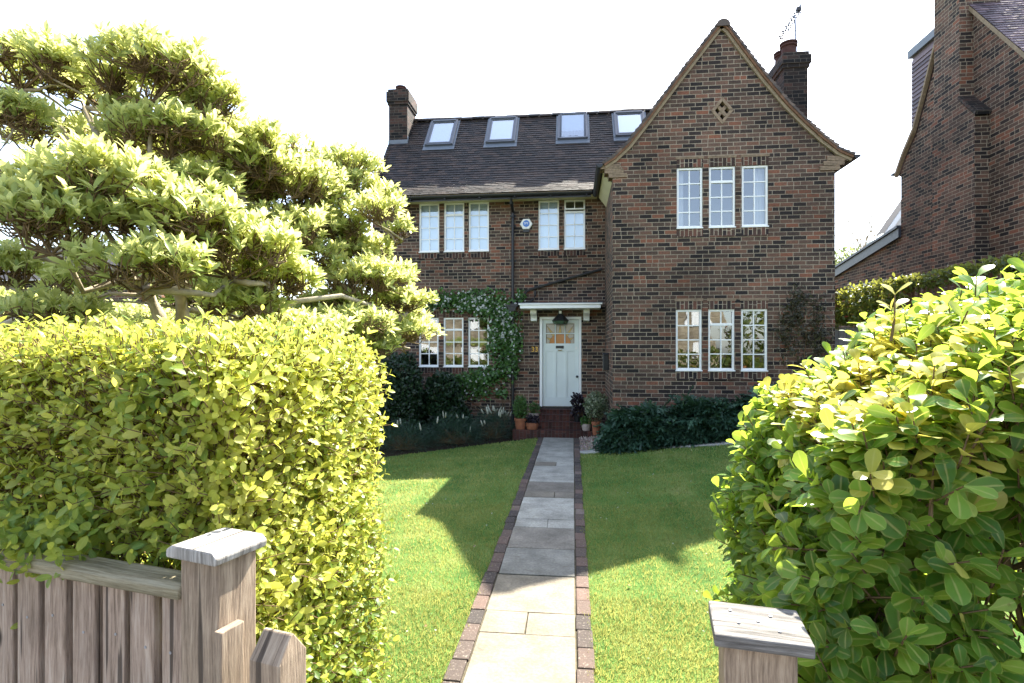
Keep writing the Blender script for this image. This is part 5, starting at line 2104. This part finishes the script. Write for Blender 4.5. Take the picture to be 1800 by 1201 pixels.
# ------------------------------------------------------------------ the house next door on the right
NX = 8.0
nb = thing("neighbour_house", (NX, 12.0, .5), "tall brown brick house next door with big chimney breast on its side wall", "house")
REAR = [(14.62, 6.22), (14.35, 6.60), (13.91, 7.06), (13.49, 7.86), (13.19, 8.48), (12.62, 9.5)]
FRONT = [(12.62, 9.5), (12.22, 9.0), (10.79, 7.24), (9.9, 6.15), (9.4, 5.7)]
m = MB()
poly = [(14.5, -.5), (14.5, 6.1)] + [(a - .06, b - .1) for a, b in REAR] + [(a, b - .1) for a, b in FRONT[1:]] + [(9.4, -.5)]
for tr3 in tessellate_polygon([[Vector((a, b, 0)) for a, b in poly]]):
    q = [(NX, poly[i][0], poly[i][1]) for i in tr3]
    n_ = (Vector(q[1]) - Vector(q[0])).cross(Vector(q[2]) - Vector(q[0]))
    m.face(q if n_.x < 0 else q[::-1])
m.face([(NX, 9.4, -.5), (NX + 9, 9.4, -.5), (NX + 9, 9.4, 5.7), (NX, 9.4, 5.7)])
m.face([(NX, 14.5, -.5), (NX, 14.5, 6.2), (NX + 9, 14.5, 6.2), (NX + 9, 14.5, -.5)])
m.build("wall", "brick", nb)
CX = 7.74
m = MB()
m.box(CX, NX + .02, 11.62, 12.88, -.5, 6.42, skip="d")
m.prism([(11.62, 6.42), (12.04, 6.86), (12.88, 6.86), (12.88, 6.42)], CX, NX + .02, "x")
m.box(CX, NX + .5, 12.04, 12.82, 6.861, 11.2, skip="d")
nch = m.build("chimney", "brick", nb)
m = MB()
m.prism([(11.56, 6.40), (12.04, 6.90), (12.04, 6.97), (11.54, 6.47)], CX - .03, NX + .01, "x")
m.build("shoulder_slab", "brick_chimney", nch)
m = MB()
fs = lambda a, z, b: (b, a, z)
tile_slope(m, FRONT[::-1], NX - .08, NX + 8, fs)
under(m, FRONT[::-1], NX - .06, NX + 8, fs)
under(m, REAR, NX - .06, NX + 8, fs)
nroof = m.build("roof", "tile_purple", nb)
for part in (REAR, FRONT):
    m = MB()
    for (a0, b0), (a1, b1) in zip(part, part[1:]):
        m.face([(NX - .085, a0, b0 - .10), (NX - .085, a0, b0 + .012), (NX - .085, a1, b1 + .012), (NX - .085, a1, b1 - .10)])
        m.face([(NX - .085, a0, b0 - .10), (NX - .085, a1, b1 - .10), (NX, a1, b1 - .10), (NX, a0, b0 - .10)])
    m.build("verge", "verge_mortar", nroof)
m = MB()
gutter(m, (NX - .1, 14.70, 6.24), (NX + 6, 14.70, 6.24))
m.build("gutter", "black", nb)
m = MB()
chk = [(14.2, 6.75), (14.2, 8.86), (12.9, 8.94), (13.19, 8.40), (13.49, 7.8), (13.91, 7.0)]
m.face([(NX + .10, a, b) for a, b in chk])
for k in range(22):                         # tile hanging in courses
    z = 6.8 + k * .098
    if z > 8.75: break
    yl_ = 14.2
    yr = 13.95 - max(0, (z - 7.0)) * .52
    m.face([(NX + .06, yr, z), (NX + .06, yl_, z), (NX + .085, yl_, z + .12), (NX + .085, yr - .05, z + .12)][::-1], lc=random.random())
    m.face([(NX + .06, yr, z), (NX + .10, yr, z), (NX + .10, yl_, z), (NX + .06, yl_, z)], lc=random.random())
m.face([(NX + .1, 14.2, 6.4), (NX + 4, 14.2, 6.4), (NX + 4, 14.2, 8.9), (NX + .1, 14.2, 8.9)])
dm = m.build("dormer", "tile_purple", nb)
m = MB()
m.box(NX + .02, NX + 4, 12.6, 14.27, 8.86, 9.04)
m.build("dormer_roof", "lead", dm)
m = MB()
m.prism([(12.92, 5.55), (12.98, 5.50), (12.88, 5.9), (12.82, 5.93)], CX + .14, NX - .002, "x")
m.build("flashing_slip", "verge", nb)
# lean-to at its back
lt = thing("brick_outbuilding", (NX, 16, .5), "low brick lean-to with sloping grey fascia beyond the vine-covered trellis", "lean-to")
a0, a1 = atX(1583, 410, NX), atX(1462, 487, NX)
m = MB()
m.face([(NX + .02, 14.5, -.3), (NX + .02, a1.y, -.3), (NX + .02, a1.y, a1.z), (NX + .02, 14.5, a0.z)][::-1])
m.face([(NX + .02, a1.y, -.3), (NX + 4, a1.y, -.3), (NX + 4, a1.y, a1.z), (NX + .02, a1.y, a1.z)][::-1])
m.build("wall", "brick", lt)
m = MB()
m.prism([(14.5, a0.z - .10), (a1.y + .3, a1.z - .13), (a1.y + .3, a1.z + .10), (14.5, a0.z + .13)], NX - .06, NX + .019, "x")
m.prism([(14.5, a0.z + .132), (a1.y + .35, a1.z + .102), (a1.y + .35, a1.z + .16), (14.5, a0.z + .19)], NX - .10, NX + 4, "x")
m.build("roof", "slate", lt)
b0, b1 = atX(1489, 505, NX), atX(1532, 495, NX)
m = MB()
m.box(NX - .015, NX + .015, b1.y, b0.y, b0.z - .6, b1.z)
wn_ = m.build("window", "grey_frame", lt)
m = MB()
ym = (b1.y + b0.y) / 2
for ya, yb in ((b1.y + .08, ym - .05), (ym + .05, b0.y - .08)):
    m.face([(NX - .018, ya, b0.z - .55), (NX - .018, ya, b1.z - .08), (NX - .018, yb, b1.z - .08), (NX - .018, yb, b0.z - .55)])
m.build("pane", "roof_glass", wn_)

# boundary fence between the houses, with trellis and vine
FX = 6.3
tf = thing("boundary_fence", (FX, 10, gz(FX, 10)), "boundary fence of dark boards and brown trellis along the foot of the neighbouring wall", "fence")
zt_ = atX(1600, 500, FX).z
y1 = atX(1600, 500, FX).y
ym = atX(1737, 480, FX).y
for k in range(22):
    y = 2.6 + k * .30
    if y + .3 > ym: break
    m = MB()
    m.box(FX - .012, FX + .012, y, y + .292, .2, zt_ - .02)
    m.build("board", "dark_fence", tf)
for k in range(int((y1 - ym) / .16) + 1):
    m = MB()
    y = ym + .05 + k * .16
    m.box(FX - .02, FX + .0, y, y + .045, 1.9, zt_ - .02)
    m.build("slat", "trellis", tf)
m = MB()
m.box(FX + .003, FX + .022, ym, y1, 1.0, 2.2)
m.build("panel", "trellis", tf)
for z in (2.3, 2.72, zt_ - .06):
    m = MB()
    m.box(FX + .002, FX + .022, ym, y1, z, z + .045)
    m.build("rail", "trellis", tf)
for y in (y1, ym, 6.0, 3.5):
    m = MB()
    m.box(FX - .05, FX + .05, y - .05, y + .05, .1, zt_ + .06)
    m.build("post", "trellis", tf)
gt = thing("side_gate", (5.4, 11.0, gz(5.4, 11)), "grey boarded side gate under a trellis between the two houses", "gate")
zg = at(1495, 575, 11.0).z
x = XR + .03
while x < FX - .12:
    m = MB()
    m.box(x, x + .142, 10.99, 11.015, .3, zg + random.uniform(-.01, .005))
    m.build("board", "greygate", gt)
    x += .148
m = MB()
m.box(XR + .01, FX - .08, 11.016, 11.05, zg - .2, zg - .1, swap=True)
m.build("rail", "greygate", gt)
zt2 = at(1560, 505, 11.0).z
for k in range(9):
    m = MB()
    x = XR + .1 + k * .18
    m.box(x, x + .04, 11.02, 11.045, zg + .02, zt2)
    m.build("trellis_slat", "trellis", gt)
for z in (zg + .05, (zg + zt2) / 2, zt2 - .05):
    m = MB()
    m.box(XR + .02, FX - .06, 11.046, 11.07, z, z + .045)
    m.build("trellis_rail", "trellis", gt)
vn = thing("climbing_vine", (5.6, 11.0, gz(5.6, 11)), "bronze-tinted climbing vine smothering the trellis between the houses", "climbing plant")
bl = []
for px, py, rx, ry in ((1480, 540, 22, 28), (1500, 528, 22, 26), (1525, 522, 22, 24), (1550, 518, 22, 26), (1575, 512, 20, 24), (1590, 500, 14, 12), (1565, 545, 22, 18), (1500, 560, 22, 12), (1540, 556, 24, 14), (1470, 560, 14, 14)):
    c = at(px, py, 10.93)
    bl.append((tuple(c), (rx / 92, .16, ry / 92), 330))
leaf_cloud("foliage", vn, bl, T_OVAL, .075, "vine", .4, .5)
bl = []
y = ym - 3.2
while y < y1:
    bl.append(((FX - .04, y, zt_ + .0 + random.uniform(-.03, .05)), (.14, .24, .10 + random.uniform(0, .06)), 150))
    y += .26
for k in range(9):
    bl.append(((FX - .06, ym + .4 + k * .3, 2.0 + random.uniform(-.2, .3)), (.12, .28, .34), 260))
vn2 = thing("climbing_vine", (FX, 10, zt_), "green climber creeping along the top of the dark boundary fence below the neighbouring wall", "climbing plant")
leaf_cloud("foliage", vn2, bl, T_OVAL, .07, "vine", .5, .4, lc=(.3, .2))
A = np.array([(FX - .03, y_, zt_ + .01) for y_ in np.arange(ym - 3, y1 - .2, .2)])
sticks("branches", A, A + np.array([0, .22, .01]), .008, .008, "twig", vn2)

# what shows beyond, between the houses
bt = thing("bare_tree", tuple(at(1505, 600, 30)), "leafless thin-branched tree far beyond between the two houses", "tree")
A, B, Rr = [], [], []


def grow(p, d, L, r_, lev):
    q = p + d * L
    A.append(p); B.append(q); Rr.append(r_)
    if lev == 0: return
    for k in range(3 if lev > 1 else 4):
        dd = d + RNG.normal(0, .38, 3)
        dd[2] = abs(dd[2]) * .8 + .25
        grow(p + d * L * RNG.uniform(.6, 1), dd / np.linalg.norm(dd), L * RNG.uniform(.55, .85), r_ * .62, lev - 1)


for px in (1482, 1500, 1522, 1538):
    b_ = np.array(at(px, 560, 30))
    b_[2] = 0
    grow(b_, np.array([RNG.normal(0, .08), 0, 1.]), 3.4, .085, 4)
sticks("branches", np.array(A), np.array(B), np.array(Rr), np.array(Rr) * .7, "bark", bt)
fs_ = thing("pale_shrub", tuple(at(1490, 480, 24)), "pale green shrub far beyond the brick lean-to", "shrub")
c = at(1495, 475, 24)
leaf_cloud("foliage", fs_, [((c.x, 24, c.z - .2), (1.4, .8, 1.1), 2600), ((c.x - .9, 24, c.z - .6), (.9, .8, 1.0), 1200)], T_OVAL, .13, "pale_tree", .5, .4)
wh = thing("distant_house", tuple(at(1570, 480, 26)), "small white gabled house glimpsed beyond the lean-to roof", "house")
g0, g1, g2 = at(1548, 418, 26), at(1594, 352, 26), at(1640, 418, 26)
m = MB()
m.face([(g0.x, 26, 0), (g2.x, 26, 0), (g2.x, 26, g2.z), (g1.x, 26, g1.z), (g0.x, 26, g0.z)])
m.face([(g0.x, 27.2, 0), (g0.x, 26, 0), (g0.x, 26, g0.z), (g0.x, 27.2, g0.z)])
m.build("wall", "render", wh)
m = MB()
for a, b in ((g0, g1), (g1, g2)):
    m.face([(a.x, 25.7, a.z + .15), (b.x, 25.7, b.z + .15), (b.x, 26.4, b.z + .15), (a.x, 26.4, a.z + .15)])
m.build("roof", "tile", wh)
m = MB()
for a, b in ((g0, g1), (g1, g2)):
    m.prism([(a.x, a.z - .18), (b.x, b.z - .18), (b.x, b.z + .13), (a.x, a.z + .13)], 25.68, 25.75)
m.build("bargeboard", "white", wh)

# house beyond the spreading tree on the left
ln = thing("brick_villa", (-13, 17, -.5), "brick house with white casement windows glimpsed through the spreading tree", "house")
lx0, lx1, lzt = -22.0, at(250, 500, 17).x, at(100, 492, 17).z
m = MB()
wins = [prect(a, 506, b, 548, 17) for a, b in ((66, 92), (97, 122), (127, 150), (-20, 10), (15, 40))]
wall_rect(m, lx0, lx1, -1, lzt, 17, wins)
m.face([(lx1, 17, -1), (lx1, 25, -1), (lx1, 25, lzt), (lx1, 17, lzt)])
m.build("wall", "brick", ln)
for x0, x1, z0, z1 in wins:
    m = MB()
    f_ = .06
    m.box(x0, x0 + f_, 17.02, 17.1, z0, z1)
    m.box(x1 - f_, x1, 17.02, 17.1, z0, z1)
    m.box(x0 + f_, x1 - f_, 17.02, 17.1, z1 - f_, z1)
    m.box(x0 + f_, x1 - f_, 17.02, 17.1, z0, z0 + f_)
    m.box((x0 + x1) / 2 - .02, (x0 + x1) / 2 + .02, 17.03, 17.08, z0 + f_, z1 - f_)
    w_o = m.build("window", "white", ln)
    m = MB()
    m.face([(x0, 17.06, z0), (x1, 17.06, z0), (x1, 17.06, z1), (x0, 17.06, z1)])
    m.build("pane", "roof_glass", w_o)
    m = MB()
    m.box(x0, x1, 17.2, 17.21, z0, z1)
    m.build("blind", "blind", w_o)
m = MB()
under(m, [(16.6, lzt - .05), (20.8, lzt + 1.9)], lx0, lx1 + .3, lambda a, z, b: (b, a, z))
under(m, [(25, lzt - .05), (20.8, lzt + 1.9)], lx0, lx1 + .3, lambda a, z, b: (b, a, z))
m.build("roof", "tile", ln)

# clipped hedge along the left boundary
bh = thing("boundary_hedge", (-5.6, 8, 0), "green boundary hedge running back to the house beneath the spreading tree", "hedge")
P, N = rnd_box_shell(9000, (-6.3, 3.4, -.2), (-5.1, 13.2, 1.55), .2, .06, [1.5, .6, 1, .1, .1])
P += N * wob(P, 1.1, 5)[:, None] * .1
D = unit(N + UP * .5 + rnd(len(P), .5))
n = len(P)
leaves("foliage", T_OVAL, np.concatenate([P, P]), np.concatenate([D, D + rnd(n, .8)]), np.concatenate([N, N]) + UP * .6 + rnd(2 * n, .5), RNG.uniform(.06, .10, 2 * n), RNG.random(2 * n) * .5, "tree_leaf", bh)
n = 500
A = RNG.random((n, 3)) * np.array([.9, 9.4, 1.2]) + np.array([-6.1, 3.6, -.2])
sticks("branches", A, A + unit(rnd(n) + UP) * .4, .012, .006, "twig", bh)

# ------------------------------------------------------------------ grass standing in the lawn
def turf(n, x0, x1, y0, y1, l0, l1):
    X, Y = RNG.uniform(x0, x1, n), RNG.uniform(y0, y1, n)
    lt_ = np.where(X < -.3, np.where(X < -.75, 11.55 + (X + .8) * .62, 11.55), 9.95 - .28 * np.maximum(0, X - .1)) - .02
    k = (Y < lt_) & ((X < PX0 + .012 + .016 * np.sin(Y * 23) + .012 * np.sin(Y * 61)) | (X > PX1 - .022 + .02 * np.sin(Y * 17 + 2) + .014 * np.sin(Y * 53)))
    X, Y = X[k], Y[k]
    Z = np.array([gz(a, b) for a, b in zip(X, Y)])
    return np.column_stack([X, Y, Z - .004]), RNG.uniform(l0, l1, len(X))


T_BL = leaf_template([0, 1], [.075, .02], .1, .35)
parts = [turf(62000, -1.5, 1.5, 2.3, 4.2, .018, .042), turf(46000, -2.4, 2.2, 4.2, 6.6, .02, .04), turf(52000, -3.6, 3.6, 6.6, 11.6, .024, .042)]
P = np.concatenate([p for p, _ in parts])
L = np.concatenate([l for _, l in parts])
n = len(P)
patch = .5 + .5 * wob(P, .9, 2)
leaves("grass", T_BL, P, UP + rnd(n, .55), rnd(n) + np.array([[0, -.4, .4]]), L, np.clip(.44 + .5 * (patch - .5) + .22 * wob(P, 3.4, 6) + RNG.normal(0, .15, n), 0, 1), "blade", None,
       wid=np.clip(P[:, 1] / 4.0, 1, 2.6))["kind"] = "stuff"

# ------------------------------------------------------------------ the street behind the camera
m = MB()
m.face([(-60, -1.6, .004), (60, -1.6, .004), (60, .72, .004), (-60, .72, .004)])
o = m.build("pavement", "paving"); o["kind"] = "structure"
m = MB()
m.box(-60, 60, -1.75, -1.603, -.15, .006)
o = m.build("kerb", "kerb"); o["kind"] = "structure"
m = MB()
m.face([(-60, -9, -.02), (60, -9, -.02), (60, -1.76, -.02), (-60, -1.76, -.02)])
o = m.build("road", "tarmac"); o["kind"] = "structure"
m = MB()
m.face([(-60, -11.4, .08), (60, -11.4, .08), (60, -9.0, .08), (-60, -9.0, .08)])
o = m.build("pavement", "paving"); o["kind"] = "structure"
oh = thing("opposite_house", (3, -18, 0), "sunlit tan brick house across the road reflected in the lower windows", "house")
m = MB()
for x0 in (-13.0, 1.0):
    m.box(x0, x0 + 9, -26, -18, -.2, 5.2, skip="d")
m.build("wall", "brick_tan", oh)
m = MB()
for x0 in (-13.0, 1.0):
    m.prism([(-17.6, 5.1), (-22, 8.4), (-26.4, 5.1)], x0 - .3, x0 + 9.3, "x")
m.build("roof", "tile_purple", oh)
for x0 in (-13.0, 1.0):
    for z in (1.0, 3.4):
        for dx in (1.2, 4.6, 6.9):
            m = MB()
            m.box(x0 + dx, x0 + dx + 1.2, -18.0, -17.95, z, z + 1.2)
            m.build("window", "white", oh)
sh_ = thing("street_hedge", (0, -12.4, 0), "leafy street hedge across the road", "hedge")
leaf_cloud("foliage", sh_, [((x_, -12.6, .6), (1.1, .6, .9 + .3 * math.sin(x_))
                             , 700) for x_ in np.arange(-14, 15, 1.7)] + [((x_, -14.5, 2.4), (1.8, 1.2, 2.4), 1500) for x_ in (-2.5, 11.6, 14)], T_OVAL, .24, "vine")

# a few fallen leaves and daisies on the lawn
n = 46
P = np.column_stack([RNG.uniform(-2.6, 2.2, n), RNG.uniform(2.6, 8.5, n), np.zeros(n)])
P = P[(P[:, 0] < PX0 - .05) | (P[:, 0] > PX1 + .05)]
P[:, 2] = [gz(a, b) + .028 for a, b in P[:, :2]]
n = len(P)
leaves("fallen_leaves", T_OVAL, P, rnd(n) * np.array([1, 1, .25]), UP + rnd(n, .35), RNG.uniform(.02, .04, n), RNG.random(n), "dry_leaf")["kind"] = "stuff"
n = 90
P = np.column_stack([RNG.uniform(-2.8, 2.4, n), RNG.uniform(3.0, 9.5, n), np.zeros(n)])
P = P[(P[:, 0] < PX0 - .05) | (P[:, 0] > PX1 + .05)]
P[:, 2] = [gz(a, b) + .032 for a, b in P[:, :2]]
n = len(P)
leaves("lawn_daisies", T_FLOWER, P, rnd(n), UP + rnd(n, .3), RNG.uniform(.012, .02, n), RNG.random(n), "flower")["kind"] = "stuff"
